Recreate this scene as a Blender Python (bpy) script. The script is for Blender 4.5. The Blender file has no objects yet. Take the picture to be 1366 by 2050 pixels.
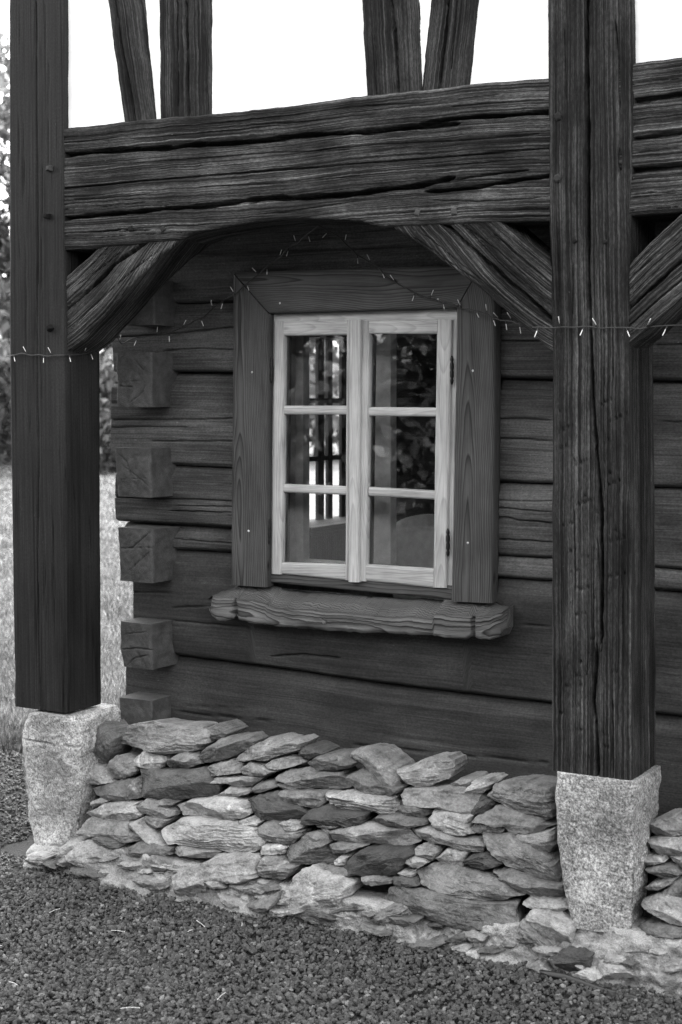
import bpy, math
import numpy as np
from mathutils import Vector

R = math.radians
scene = bpy.context.scene
# ------------------------------------------------------------------ camera
F = 3070.0                      # focal length in photo pixels (photo 1366 x 2050)
CX, HOR = 683.0, 793.0          # principal column, horizon row
PHI = math.atan(F / 5236.0)     # facade is turned this much to the camera
SN, CS = math.sin(PHI), math.cos(PHI)
CAM = np.array([1.447, -4.05, 1.607])
cd = bpy.data.cameras.new('camera')
cam = bpy.data.objects.new('camera', cd)
scene.collection.objects.link(cam)
cam.location = CAM
cam.rotation_euler = (R(90), 0, PHI)
cd.sensor_fit = 'VERTICAL'
cd.sensor_height = 36.0
cd.sensor_width = 24.0
cd.lens = 36.0 * F / 2050.0
cd.shift_y = -(1025.0 - HOR) / 2050.0
cd.clip_start = 0.05
cd.clip_end = 600
cd.dof.use_dof = True
cd.dof.focus_distance = 4.9
cd.dof.aperture_fstop = 4.5
scene.camera = cam

# ------------------------------------------------------------------ light
SUN_EL, SUN_AZ = 46.0, 20.0     # degrees; azimuth clockwise from +Y
w = bpy.data.worlds.new('World')
scene.world = w
w.use_nodes = True
wn = w.node_tree
wn.nodes.clear()
sky = wn.nodes.new('ShaderNodeTexSky')
sky.sky_type = 'NISHITA'
sky.sun_disc = False
sky.sun_elevation = R(SUN_EL)
sky.sun_rotation = R(SUN_AZ)
sky.air_density = 1.0
sky.dust_density = 4.0
sky.ozone_density = 1.0
bw = wn.nodes.new('ShaderNodeRGBToBW')
bg = wn.nodes.new('ShaderNodeBackground')
bg.inputs['Strength'].default_value = 0.15
wo = wn.nodes.new('ShaderNodeOutputWorld')
wn.links.new(sky.outputs[0], bw.inputs[0])
wn.links.new(bw.outputs[0], bg.inputs[0])
wn.links.new(bg.outputs[0], wo.inputs[0])
sd = bpy.data.lights.new('sun', 'SUN')
sd.energy = 2.0
sd.angle = R(2.0)
sd.color = (1, 1, 1)
sun = bpy.data.objects.new('sun', sd)
scene.collection.objects.link(sun)
_d = Vector((math.sin(R(SUN_AZ)) * math.cos(R(SUN_EL)), math.cos(R(SUN_AZ)) * math.cos(R(SUN_EL)), math.sin(R(SUN_EL))))
sun.rotation_euler = _d.to_track_quat('Z', 'Y').to_euler()
sun.location = (-3, -8, 9)
scene.view_settings.view_transform = 'Standard'
scene.view_settings.look = 'None'
scene.view_settings.gamma = 1.0
scene.view_settings.exposure = 3.9
scene.cycles.use_denoising = True
scene.cycles.denoiser = 'OPENIMAGEDENOISE'
scene.cycles.denoising_input_passes = 'RGB_ALBEDO_NORMAL'
scene.cycles.denoising_prefilter = 'NONE'
scene.cycles.use_adaptive_sampling = False
scene.cycles.max_bounces = 5
scene.cycles.transparent_max_bounces = 12
scene.cycles.caustics_reflective = False
scene.cycles.caustics_refractive = False

# ------------------------------------------------------------------ helpers
rng = np.random.default_rng(7)
COL = scene.collection


def P(px, py, Y):
    """photo pixel -> world point on the plane parallel to the facade at depth Y"""
    px = np.asarray(px, float); py = np.asarray(py, float); Y = np.asarray(Y, float)
    xr = (px - CX) / F
    t = (Y - CAM[1]) / (CS + xr * SN)
    return np.stack(np.broadcast_arrays(CAM[0] + t * (-SN + xr * CS), Y + 0 * t, CAM[2] - t * (py - HOR) / F), -1)


def PX(px, py, X):
    """photo pixel -> world point on a plane of constant X"""
    xr = (px - CX) / F
    t = (X - CAM[0]) / (-SN + xr * CS)
    return np.array([X, CAM[1] + t * (CS + xr * SN), CAM[2] - t * (py - HOR) / F])


def _hash(ix, iy, iz, seed):
    h = (ix.astype(np.int64) * 374761393 + iy.astype(np.int64) * 668265263 + iz.astype(np.int64) * 2147483647 + seed * 974634777) & 0xFFFFFFFF
    h = ((h ^ (h >> 13)) * 1274126177) & 0xFFFFFFFF
    h = ((h ^ (h >> 16)) * 2246822519) & 0xFFFFFFFF
    return ((h ^ (h >> 15)) & 0xFFFFFF) / float(0xFFFFFF) * 2 - 1


def noise(x, y=0.0, z=0.0, seed=0):
    x, y, z = np.broadcast_arrays(np.asarray(x, float), np.asarray(y, float), np.asarray(z, float))
    ix, iy, iz = np.floor(x), np.floor(y), np.floor(z)
    fx, fy, fz = x - ix, y - iy, z - iz
    fx = fx * fx * (3 - 2 * fx); fy = fy * fy * (3 - 2 * fy); fz = fz * fz * (3 - 2 * fz)
    r = 0
    for a in (0, 1):
        wa = fx if a else 1 - fx
        for b in (0, 1):
            wb = fy if b else 1 - fy
            for c in (0, 1):
                wc = fz if c else 1 - fz
                r = r + wa * wb * wc * _hash(ix + a, iy + b, iz + c, seed)
    return r


def fbm(x, y=0.0, z=0.0, seed=0, oct=4, gain=0.5):
    r = 0; a = 1.0; f = 1.0
    for k in range(oct):
        r = r + a * noise(np.asarray(x) * f + 17.3 * k, np.asarray(y) * f + 5.1 * k, np.asarray(z) * f, seed + k)
        a *= gain; f *= 2.03
    return r


def mesh_from(name, V, faces=None, quads=None, tris=None, uv=None, smooth=True):
    """V (n,3); faces: list of index lists, or quads/tris index arrays; uv per vertex"""
    me = bpy.data.meshes.new(name)
    V = np.ascontiguousarray(V, dtype=np.float32)
    loops = []; starts = []; totals = []; n = 0
    if quads is not None and len(quads):
        q = np.asarray(quads, np.int32); loops.append(q.ravel())
        starts.append(n + 4 * np.arange(len(q))); totals.append(np.full(len(q), 4)); n += q.size
    if tris is not None and len(tris):
        q = np.asarray(tris, np.int32); loops.append(q.ravel())
        starts.append(n + 3 * np.arange(len(q))); totals.append(np.full(len(q), 3)); n += q.size
    for f in (faces or []):
        f = np.asarray(f, np.int32); loops.append(f); starts.append(np.array([n])); totals.append(np.array([len(f)])); n += len(f)
    L = np.concatenate(loops).astype(np.int32); S = np.concatenate(starts).astype(np.int32); T = np.concatenate(totals).astype(np.int32)
    me.vertices.add(len(V)); me.vertices.foreach_set('co', V.ravel())
    me.loops.add(len(L)); me.loops.foreach_set('vertex_index', L)
    me.polygons.add(len(S)); me.polygons.foreach_set('loop_start', S); me.polygons.foreach_set('loop_total', T)
    me.update(calc_edges=True)
    me.validate()
    me.polygons.foreach_set('use_smooth', np.full(len(me.polygons), bool(smooth)))
    if uv is not None:
        lay = me.uv_layers.new(name='UVMap')
        vi = np.zeros(len(me.loops), np.int32); me.loops.foreach_get('vertex_index', vi)
        lay.data.foreach_set('uv', np.asarray(uv, np.float32)[vi].ravel())
    me.update()
    return me


def link(name, me, mat=None, parent=None):
    o = bpy.data.objects.new(name, me)
    COL.objects.link(o)
    if mat is not None and me is not None and len(me.materials) == 0:
        me.materials.append(mat)
    if parent is not None:
        o.parent = parent
    return o


def tag(o, label=None, cat=None, group=None, kind=None):
    for k, v in (('label', label), ('category', cat), ('group', group), ('kind', kind)):
        if v: o[k] = v
    return o


def empty(name, label, cat, group=None):
    o = bpy.data.objects.new(name, None)
    COL.objects.link(o)
    o.empty_display_size = 0.2
    return tag(o, label, cat, group)


def resample(pts, n):
    pts = np.asarray(pts, float)
    d = np.r_[0, np.cumsum(np.linalg.norm(np.diff(pts, axis=0), axis=1))]
    s = np.linspace(0, d[-1], n)
    return np.stack([np.interp(s, d, pts[:, k]) for k in range(pts.shape[1])], -1)


def seg_dist(q, poly):
    """distance of points q (n,2) to polyline poly (m,2) and arc position"""
    best = np.full(len(q), 1e9); arc = np.zeros(len(q)); acc = 0
    for a, b in zip(poly[:-1], poly[1:]):
        ab = b - a; L = np.linalg.norm(ab) + 1e-9
        t = np.clip(((q - a) @ ab) / L ** 2, 0, 1)
        d = np.linalg.norm(q - (a + t[:, None] * ab), axis=1)
        m = d < best
        best[m] = d[m]; arc[m] = acc + t[m] * L
        acc += L
    return best, arc, acc


def plank(name, A, B, depth, mat, parent, nv=24, nd=4, hf=None, hs=None, wob=0.0, seed=1, rnd=0.006, back=(0, 1, 0), smooth=True, capA=True):
    """solid strip: edges A and B (n,3), a front face between them, sides going back by depth"""
    A = np.array(A, float); B = np.array(B, float); nu = len(A)
    back = np.array(back, float)
    mid = (A + B) / 2
    ul = np.r_[0, np.cumsum(np.linalg.norm(np.diff(mid, axis=0), axis=1))]
    across = B - A; Wd = np.linalg.norm(across, axis=1); ac = across / Wd[:, None]
    if wob:
        A = A + ac * (0.35 * wob * fbm(ul * 16, 0, 0, seed + 50, 5, 0.65))[:, None]
        B = B + ac * (0.35 * wob * fbm(ul * 16, 0, 0, seed + 60, 5, 0.65))[:, None]
        across = B - A; Wd = np.linalg.norm(across, axis=1)
    tg = np.gradient(mid, axis=0); tg /= np.linalg.norm(tg, axis=1)[:, None]
    nrm = np.cross(tg, ac); nrm /= np.linalg.norm(nrm, axis=1)[:, None]
    sg = np.sign((nrm @ back).mean()); nrm = -nrm * sg       # away from back
    v = np.linspace(0, 1, nv + 1)
    # ease rows toward the edges a little
    pts = A[:, None, :] + across[:, None, :] * v[None, :, None]
    U = np.repeat(ul[:, None], nv + 1, 1); VV = v[None, :] * Wd[:, None]
    e = np.minimum(VV, Wd[:, None] - VV)
    h = -rnd * np.clip(1 - e / max(rnd * 1.6, 1e-4), 0, 1) ** 2
    if hf is not None:
        h = h + hf(U, VV, pts.reshape(-1, 3)).reshape(h.shape)
    front = pts + nrm[:, None, :] * h[..., None]
    k = (np.arange(1, nd + 1) / nd)
    k = np.clip(rnd / depth, 0, 0.5) + (1 - np.clip(rnd / depth, 0, 0.5)) * k
    # side rows; perpendicular bulge noise
    dB = B[:, None, :] + back * depth * k[None, :, None]
    dA = A[:, None, :] + back * depth * k[None, ::-1, None]
    UB = np.repeat(ul[:, None], nd, 1); KB = (k * depth)[None, :] + 0 * UB
    if hs is not None:
        ez = np.clip(KB / 0.045, 0, 1)
        hb = hs(UB, KB, dB.reshape(-1, 3), 1).reshape(UB.shape) * ez
        ha = hs(UB, KB[:, ::-1], dA.reshape(-1, 3), 2).reshape(UB.shape) * ez[:, ::-1]
        dB = dB + ac[:, None, :] * hb[..., None]
        dA = dA - ac[:, None, :] * ha[..., None]
    ring = np.concatenate([front, dB, dA], 1)                # nu, m, 3
    m = ring.shape[1]
    per = np.concatenate([VV, Wd[:, None] + KB, Wd[:, None] * 2 + depth * 2 - KB[:, ::-1]], 1)
    uv = np.stack([np.repeat(ul[:, None], m, 1), per], -1).reshape(-1, 2)
    idx = np.arange(nu * m).reshape(nu, m)
    nx = np.roll(idx, -1, 1)
    q = np.stack([idx[:-1], nx[:-1], nx[1:], idx[1:]], -1).reshape(-1, 4)
    if sg > 0: q = q[:, ::-1]
    caps = [idx[0] if sg > 0 else idx[0][::-1], idx[-1][::-1] if sg > 0 else idx[-1]]
    V = ring.reshape(-1, 3)
    # caps on their own vertices so that the shading stays crisp
    V2 = np.concatenate([V, V[idx[0]], V[idx[-1]]]); n0 = nu * m
    capf = [list(range(n0, n0 + m)), list(range(n0 + m, n0 + 2 * m))]
    if sg > 0: capf[1] = capf[1][::-1]
    else: capf[0] = capf[0][::-1]
    uv2 = np.concatenate([uv, uv[idx[0]], uv[idx[-1]]])
    me = mesh_from(name, V2, faces=capf, quads=q, uv=uv2, smooth=smooth)
    return link(name, me, mat, parent)


def hstrip(x0, x1, top, bot, Y, n):
    """edges from rows given as (px, py) lists, columns evenly spaced"""
    px = np.linspace(x0, x1, n)
    top = np.array(top, float); bot = np.array(bot, float)
    return P(px, np.interp(px, top[:, 0], top[:, 1]), Y), P(px, np.interp(px, bot[:, 0], bot[:, 1]), Y)


def vstrip(y0, y1, left, right, Y, n):
    """edges given as (py, px) lists, level rows"""
    py = np.linspace(y0, y1, n)
    left = np.array(left, float); right = np.array(right, float)
    l = np.interp(py, left[:, 0], left[:, 1]); r = np.interp(py, right[:, 0], right[:, 1])
    A = P(l, py, Y); B = P(r, py, Y)
    z = P((l + r) / 2, py, Y)[:, 2]
    A[:, 2] = z; B[:, 2] = z
    return A, B


def ext(L, x=2300.0):
    """carry a (px, py) line on to column x along its last stretch"""
    (xa, ya), (xb, yb) = L[-2], L[-1]
    return list(L) + [(x, yb + (yb - ya) / (xb - xa) * (x - xb))]


def gstrip(a, b, Y, n):
    a = resample(a, n); b = resample(b, n)
    return P(a[:, 0], a[:, 1], Y), P(b[:, 0], b[:, 1], Y)


def cracks_fn(lines, Y, seed):
    """lines: (pixel polyline, half width m, depth m)"""
    ws = [(P(np.array(l)[:, 0], np.array(l)[:, 1], Y)[:, [0, 2]], wd, dp) for l, wd, dp in lines]

    def fn(pts):
        q = pts[:, [0, 2]]; h = np.zeros(len(q))
        for i, (poly, wd, dp) in enumerate(ws):
            poly = resample(poly, max(12, len(poly) * 3))
            s = np.linspace(0, 1, len(poly))
            poly = poly + np.stack([0 * s, 0.0016 * noise(s * 14, i, 0, seed + 7)], -1)
            lo = poly.min(0) - 0.04; hi = poly.max(0) + 0.04
            m = ((q >= lo) & (q <= hi)).all(1)
            if not m.any(): continue
            d, arc, L = seg_dist(q[m], poly)
            ww = wd * (1 + 0.35 * noise(arc * 22, i, 0, seed)) * np.clip(np.minimum(arc, L - arc) / 0.03 + 0.25, 0.25, 1)
            g = np.clip(1 - d / ww, 0, 1)
            h[m] = np.minimum(h[m], -dp * np.clip(g * 1.8, 0, 1) - 0.12 * dp * np.exp(-(d / (ww * 2.2)) ** 2))
        return h
    return fn


def wood_h(seed, amp=1.0, extra=None, nicks=None):
    def fn(U, V, pts):
        sk = V + 0.005 * noise(U * 0.8, V * 2, 0, seed)
        h = 0.0014 * fbm(U * 0.6, sk * 14, 0, seed + 1, 3) + 0.0005 * fbm(U * 1.5, sk * 150, 0, seed + 2, 3) + 0.0005 * fbm(U * 50, V * 60, 0, seed + 8, 3)
        r = 1 - np.abs(noise(U * 0.5, sk * 75, 0, seed + 3))
        h = h - 0.007 * np.clip((r - 0.92) / 0.08, 0, 1) * np.clip(1.6 * noise(U * 2.2, sk * 30, 3, seed + 4) + 0.1, 0, 1)
        h = (h * amp).reshape(-1)
        if extra is not None: h = h + extra(pts)
        if nicks is not None: h = h + nicks(pts)
        return h
    return fn


def side_h(seed, amp=1.0):
    def fn(U, K, pts, which):
        return amp * (0.003 * fbm(U * 1.3, K * 14, which, seed + 1, 3) + 0.0012 * fbm(U * 5, K * 90, which, seed + 2, 3)).reshape(-1)
    return fn


def box(name, lo, hi, mat, parent=None, bev=0.0, rot=None):
    lo = np.array(lo, float); hi = np.array(hi, float)
    lo, hi = np.minimum(lo, hi), np.maximum(lo, hi)
    V = []
    F_ = []
    b = min(bev, 0.45 * (hi - lo).min()) if bev else 0
    c = (lo + hi) / 2; e = (hi - lo) / 2
    if b <= 0:
        V = np.array([[c[0] + sx * e[0], c[1] + sy * e[1], c[2] + sz * e[2]] for sx in (-1, 1) for sy in (-1, 1) for sz in (-1, 1)])
        F_ = [[0, 1, 3, 2], [4, 6, 7, 5], [0, 4, 5, 1], [2, 3, 7, 6], [0, 2, 6, 4], [1, 5, 7, 3]]
    else:
        import bmesh
        bm = bmesh.new(); bmesh.ops.create_cube(bm, size=1)
        for v in bm.verts: v.co = Vector(c) + Vector((v.co.x * 2 * e[0], v.co.y * 2 * e[1], v.co.z * 2 * e[2]))
        bmesh.ops.bevel(bm, geom=bm.edges[:] + bm.verts[:], offset=b, segments=2, affect='EDGES', profile=0.6)
        me = bpy.data.meshes.new(name); bm.to_mesh(me); bm.free()
        lay = me.uv_layers.new(name='UVMap')
        ax = int(np.argmax(e)); oth = [i for i in range(3) if i != ax]
        for lp, d in zip(me.loops, lay.data):
            co = me.vertices[lp.vertex_index].co
            d.uv = (co[ax], co[oth[0]] + co[oth[1]])
        return link(name, me, mat, parent)
    ax = int(np.argmax(e)); oth = [i for i in range(3) if i != ax]
    uv = np.stack([V[:, ax], V[:, oth[0]] + V[:, oth[1]]], -1)
    return link(name, mesh_from(name, V, faces=F_, uv=uv, smooth=False), mat, parent)


def tube(path, r, sides=6, r1=None):
    path = np.array(path, float); n = len(path)
    tg = np.gradient(path, axis=0); tg /= np.linalg.norm(tg, axis=1)[:, None] + 1e-9
    up = np.array([0.13, 0.31, 0.94])
    a = np.cross(tg, up); a /= np.linalg.norm(a, axis=1)[:, None] + 1e-9
    b = np.cross(tg, a)
    rr = np.linspace(r, r if r1 is None else r1, n) if np.isscalar(r) else np.asarray(r)
    th = np.arange(sides) / sides * 2 * np.pi
    V = path[:, None, :] + rr[:, None, None] * (a[:, None, :] * np.cos(th)[None, :, None] + b[:, None, :] * np.sin(th)[None, :, None])
    idx = np.arange(n * sides).reshape(n, sides); nx = np.roll(idx, -1, 1)
    q = np.stack([idx[:-1], idx[1:], nx[1:], nx[:-1]], -1).reshape(-1, 4)
    return V.reshape(-1, 3), q, [list(idx[0]), list(idx[-1][::-1])]


# ------------------------------------------------------------------ materials
def new_mat(name):
    m = bpy.data.materials.new(name); m.use_nodes = True
    nt = m.node_tree; nt.nodes.clear()
    out = nt.nodes.new('ShaderNodeOutputMaterial')
    bs = nt.nodes.new('ShaderNodeBsdfPrincipled')
    nt.links.new(bs.outputs[0], out.inputs[0])
    return m, nt, bs


class NT:
    def __init__(s, nt): s.nt = nt
    def n(s, t, **kw):
        o = s.nt.nodes.new(t)
        for k, v in kw.items():
            if k.startswith('i_'):
                o.inputs[k[2:].replace('_', ' ')].default_value = v
            else: setattr(o, k, v)
        return o
    def l(s, a, b): s.nt.links.new(a, b)
    def math(s, op, a, b=None, clamp=False):
        o = s.nt.nodes.new('ShaderNodeMath'); o.operation = op; o.use_clamp = clamp
        for i, x in enumerate((a, b)):
            if x is None: continue
            if hasattr(x, 'is_linked'): s.l(x, o.inputs[i])
            else: o.inputs[i].default_value = x
        return o.outputs[0]
    def noise(s, vec, scale, detail=4, rough=0.55, w=None):
        o = s.n('ShaderNodeTexNoise')
        o.inputs['Scale'].default_value = scale; o.inputs['Detail'].default_value = detail; o.inputs['Roughness'].default_value = rough
        if w is not None:
            o.noise_dimensions = '4D'; s.l(w, o.inputs['W'])
        s.l(vec, o.inputs['Vector'])
        return o.outputs[0]
    def map(s, vec, sc):
        o = s.n('ShaderNodeMapping'); o.inputs['Scale'].default_value = sc
        s.l(vec, o.inputs['Vector']); return o.outputs[0]
    def ramp(s, fac, stops):
        o = s.n('ShaderNodeValToRGB'); cr = o.color_ramp
        while len(cr.elements) < len(stops): cr.elements.new(0.5)
        for e, (p, c) in zip(cr.elements, stops):
            e.position = p; e.color = (c, c, c, 1) if np.isscalar(c) else (*c, 1)
        s.l(fac, o.inputs[0]); return o.outputs[0]
    def mix(s, fac, a, b, mode='MIX'):
        o = s.n('ShaderNodeMix', data_type='RGBA', blend_type=mode)
        ci = [i for i in o.inputs if i.type == 'RGBA']; fi = o.inputs[0]
        for x, i in ((fac, fi), (a, ci[0]), (b, ci[1])):
            if hasattr(x, 'is_linked'): s.l(x, i)
            elif i is fi: i.default_value = x
            else: i.default_value = (x, x, x, 1)
        return [q for q in o.outputs if q.type == 'RGBA'][0]
    def bump(s, hgt, strength, dist, normal=None):
        o = s.n('ShaderNodeBump'); o.inputs['Strength'].default_value = strength; o.inputs['Distance'].default_value = dist
        s.l(hgt, o.inputs['Height'])
        if normal is not None: s.l(normal, o.inputs['Normal'])
        return o.outputs[0]


def rand_w(T):
    oi = T.n('ShaderNodeObjectInfo')
    return T.math('MULTIPLY', oi.outputs['Random'], 40.0), oi.outputs['Random']


def weathered(name, dark, light, rough=0.8, bump=0.6, spec=0.12):
    m, nt, bs = new_mat(name); T = NT(nt)
    uv = T.n('ShaderNodeTexCoord').outputs['UV']
    wv, rd = rand_w(T)
    warp = T.n('ShaderNodeVectorMath', operation='ADD')
    wn_ = T.noise(T.map(uv, (1.1, 4, 1)), 1, 0.6, 0.4, wv)
    cb_ = T.n('ShaderNodeCombineXYZ'); T.l(T.math('MULTIPLY', T.math('SUBTRACT', wn_, 0.5), 0.022), cb_.inputs[1])
    T.l(uv, warp.inputs[0]); T.l(cb_.outputs[0], warp.inputs[1]); uw = warp.outputs[0]
    g1 = T.noise(T.map(uw, (0.8, 125, 1)), 1, 4, 0.7, wv)
    g2 = T.noise(T.map(uw, (2.5, 330, 1)), 1, 4, 0.7, wv)
    bl = T.noise(T.map(uv, (4.0, 9, 1)), 1, 5, 0.65, wv)
    ck = T.noise(T.map(uw, (0.5, 70, 1)), 1, 1, 0.5, wv)
    line = T.ramp(T.math('ABSOLUTE', T.math('SUBTRACT', ck, 0.5)), [(0.0, 0.0), (0.022, 1.0)])       # thin drying checks
    f = T.math('ADD', T.math('MULTIPLY', g1, 0.62), T.math('MULTIPLY', g2, 0.38))
    f = T.math('ADD', f, T.math('MULTIPLY', T.math('SUBTRACT', bl, 0.5), 0.4))
    mid = dark + (light - dark) * 0.35
    col = T.ramp(f, [(0.40, dark * 0.3), (0.47, dark), (0.52, mid), (0.58, light), (0.68, light * 2.2)])
    col = T.mix(line, T.mix(0.75, col, dark * 0.3), col)
    vo = T.n('ShaderNodeTexVoronoi'); vo.voronoi_dimensions = '4D'; vo.inputs['Scale'].default_value = 1.0
    T.l(T.map(uw, (3.2, 9.0, 1)), vo.inputs['Vector']); T.l(wv, vo.inputs['W'])
    col = T.mix(T.math('MULTIPLY', T.ramp(vo.outputs['Distance'], [(0.06, 1.0), (0.13, 0.0)]), 0.8), col, dark * 0.5)
    sp = T.noise(T.map(uv, (90, 160, 1)), 1, 3, 0.6, wv)
    col = T.mix(T.math('MULTIPLY', T.ramp(sp, [(0.70, 0.0), (0.75, 1.0)]), 0.5), col, light * 3)
    dk = T.noise(T.map(uv, (70, 260, 1)), 1, 3, 0.7, wv)
    col = T.mix(1.0, col, T.ramp(dk, [(0.35, 0.6), (0.5, 1.0), (0.65, 1.5)]), 'MULTIPLY')
    nt.links.new(col, bs.inputs['Base Color'])
    bs.inputs['Roughness'].default_value = rough
    bs.inputs['Specular IOR Level'].default_value = spec
    hh = T.math('ADD', T.math('MULTIPLY', g1, 0.3), T.math('MULTIPLY', g2, 0.45))
    hh = T.math('ADD', hh, T.math('MULTIPLY', line, 0.12))
    nt.links.new(T.bump(hh, bump, 0.016), bs.inputs['Normal'])
    return m


def planed(name, early, late, freq=170.0, rough=0.6, bump=0.25, spec=0.35, cone=0.035):
    """sawn board: growth rings cut as cathedral grain"""
    m, nt, bs = new_mat(name); T = NT(nt)
    uv = T.n('ShaderNodeTexCoord').outputs['UV']
    wv, rd = rand_w(T)
    sx = T.n('ShaderNodeSeparateXYZ'); T.l(uv, sx.inputs[0])
    warp = T.math('SUBTRACT', T.noise(T.map(uv, (2.2, 9, 1)), 1, 3, 0.5, wv), 0.5)
    v0 = T.math('ADD', T.math('MULTIPLY', warp, 0.05), T.math('MULTIPLY', rd, 0.03))
    v = T.math('SUBTRACT', T.math('ADD', sx.outputs[1], v0), 0.055)
    dp = T.math('ADD', T.math('MULTIPLY', T.math('SUBTRACT', T.noise(T.map(uv, (0.9, 1, 1)), 1, 2, 0.5, wv), 0.5), 0.16), cone)
    r = T.math('SQRT', T.math('ADD', T.math('MULTIPLY', v, v), T.math('MULTIPLY', dp, dp)))
    s = T.math('FRACT', T.math('MULTIPLY', r, freq))
    ring = T.ramp(s, [(0.0, 0.0), (0.6, 0.35), (0.9, 1.0), (1.0, 0.0)])
    g = T.noise(T.map(uv, (6, 380, 1)), 1, 3, 0.6, wv)
    bl = T.noise(T.map(uv, (4, 9, 1)), 1, 4, 0.6, wv)
    base = T.mix(ring, early, late)
    sh = T.ramp(T.math('ADD', T.math('MULTIPLY', g, 0.5), T.math('MULTIPLY', bl, 0.5)), [(0.34, 0.5), (0.5, 1.0), (0.66, 1.45)])
    col = T.mix(1.0, base, sh, 'MULTIPLY')
    # knots
    vo = T.n('ShaderNodeTexVoronoi'); vo.voronoi_dimensions = '3D'; vo.inputs['Scale'].default_value = 1.0
    T.l(T.map(uv, (3.1, 5.0, 1)), vo.inputs['Vector'])
    kn = T.ramp(vo.outputs['Distance'], [(0.03, 1.0), (0.075, 0.0)])
    col = T.mix(kn, col, late * 0.5)
    nt.links.new(col, bs.inputs['Base Color'])
    bs.inputs['Roughness'].default_value = rough
    bs.inputs['Specular IOR Level'].default_value = spec
    hh = T.math('ADD', T.math('MULTIPLY', ring, -0.5), T.math('MULTIPLY', g, 0.5))
    nt.links.new(T.bump(hh, bump, 0.004), bs.inputs['Normal'])
    return m


def painted(name, base, var=0.35, rough=0.6, bump=0.35, spec=0.35, grain=0.45):
    m, nt, bs = new_mat(name); T = NT(nt)
    uv = T.n('ShaderNodeTexCoord').outputs['UV']
    wv, rd = rand_w(T)
    g = T.noise(T.map(uv, (0.9, 95, 1)), 1, 4, 0.7, wv)
    g2 = T.noise(T.map(uv, (3, 330, 1)), 1, 3, 0.65, wv)
    bl = T.noise(T.map(uv, (2.2, 6, 1)), 1, 5, 0.62, wv)
    f = T.math('ADD', T.math('MULTIPLY', g, grain), T.math('MULTIPLY', bl, 1 - grain))
    f = T.math('ADD', T.math('MULTIPLY', f, 0.7), T.math('MULTIPLY', g2, 0.3))
    col = T.ramp(f, [(0.42, base * (1 - var)), (0.5, base), (0.58, base * (1 + 1.3 * var))])
    ckl = T.noise(T.map(uv, (0.6, 40, 1)), 1, 1, 0.5, wv)
    col = T.mix(T.math('MULTIPLY', T.ramp(T.math('ABSOLUTE', T.math('SUBTRACT', ckl, 0.5)), [(0.0, 1.0), (0.014, 0.0)]), min(1, grain * 2.4)), col, base * 0.25)
    # pale flecks where the paint has gone
    fl = T.noise(T.map(uv, (40, 120, 1)), 1, 4, 0.7, wv)
    fm = T.math('MULTIPLY', T.ramp(fl, [(0.64, 0.0), (0.68, 1.0)]), T.ramp(bl, [(0.5, 0.0), (0.56, 1.0)]))
    col = T.mix(fm, col, base * 3.2)
    nt.links.new(col, bs.inputs['Base Color'])
    dk = T.noise(T.map(uv, (120, 200, 1)), 1, 3, 0.7, wv)
    col = T.mix(1.0, col, T.ramp(dk, [(0.35, 0.72), (0.5, 1.0), (0.65, 1.3)]), 'MULTIPLY')
    nt.links.new(col, bs.inputs['Base Color'])
    rr = T.ramp(bl, [(0.3, rough - 0.1), (0.7, rough + 0.15)])
    nt.links.new(rr, bs.inputs['Roughness'])
    bs.inputs['Specular IOR Level'].default_value = spec
    hh = T.math('ADD', T.math('MULTIPLY', g, 0.6), T.math('MULTIPLY', g2, 0.4))
    nt.links.new(T.bump(hh, bump, 0.006), bs.inputs['Normal'])
    return m


def endgrain(name, base):
    m, nt, bs = new_mat(name); T = NT(nt)
    oc = T.n('ShaderNodeTexCoord').outputs['Object']
    a = T.noise(oc, 30, 5, 0.65); b = T.noise(oc, 260, 3, 0.6)
    uv = T.n('ShaderNodeTexCoord').outputs['UV']
    cv = T.n('ShaderNodeVectorMath', operation='SUBTRACT'); T.l(uv, cv.inputs[0]); cv.inputs[1].default_value = (0.10, 0.06, 0)
    ln_ = T.n('ShaderNodeVectorMath', operation='LENGTH'); T.l(cv.outputs[0], ln_.inputs[0])
    rg_ = T.math('FRACT', T.math('MULTIPLY', T.math('ADD', ln_.outputs['Value'], T.math('MULTIPLY', a, 0.02)), 170.0))
    f = T.math('ADD', T.math('MULTIPLY', a, 0.55), T.math('MULTIPLY', b, 0.35))
    f = T.math('ADD', f, T.math('MULTIPLY', rg_, 0.1))
    nt.links.new(T.ramp(f, [(0.35, base * 0.65), (0.5, base), (0.68, base * 1.5)]), bs.inputs['Base Color'])
    bs.inputs['Roughness'].default_value = 0.75
    bs.inputs['Specular IOR Level'].default_value = 0.12
    nt.links.new(T.bump(f, 0.5, 0.006), bs.inputs['Normal'])
    return m


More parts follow.
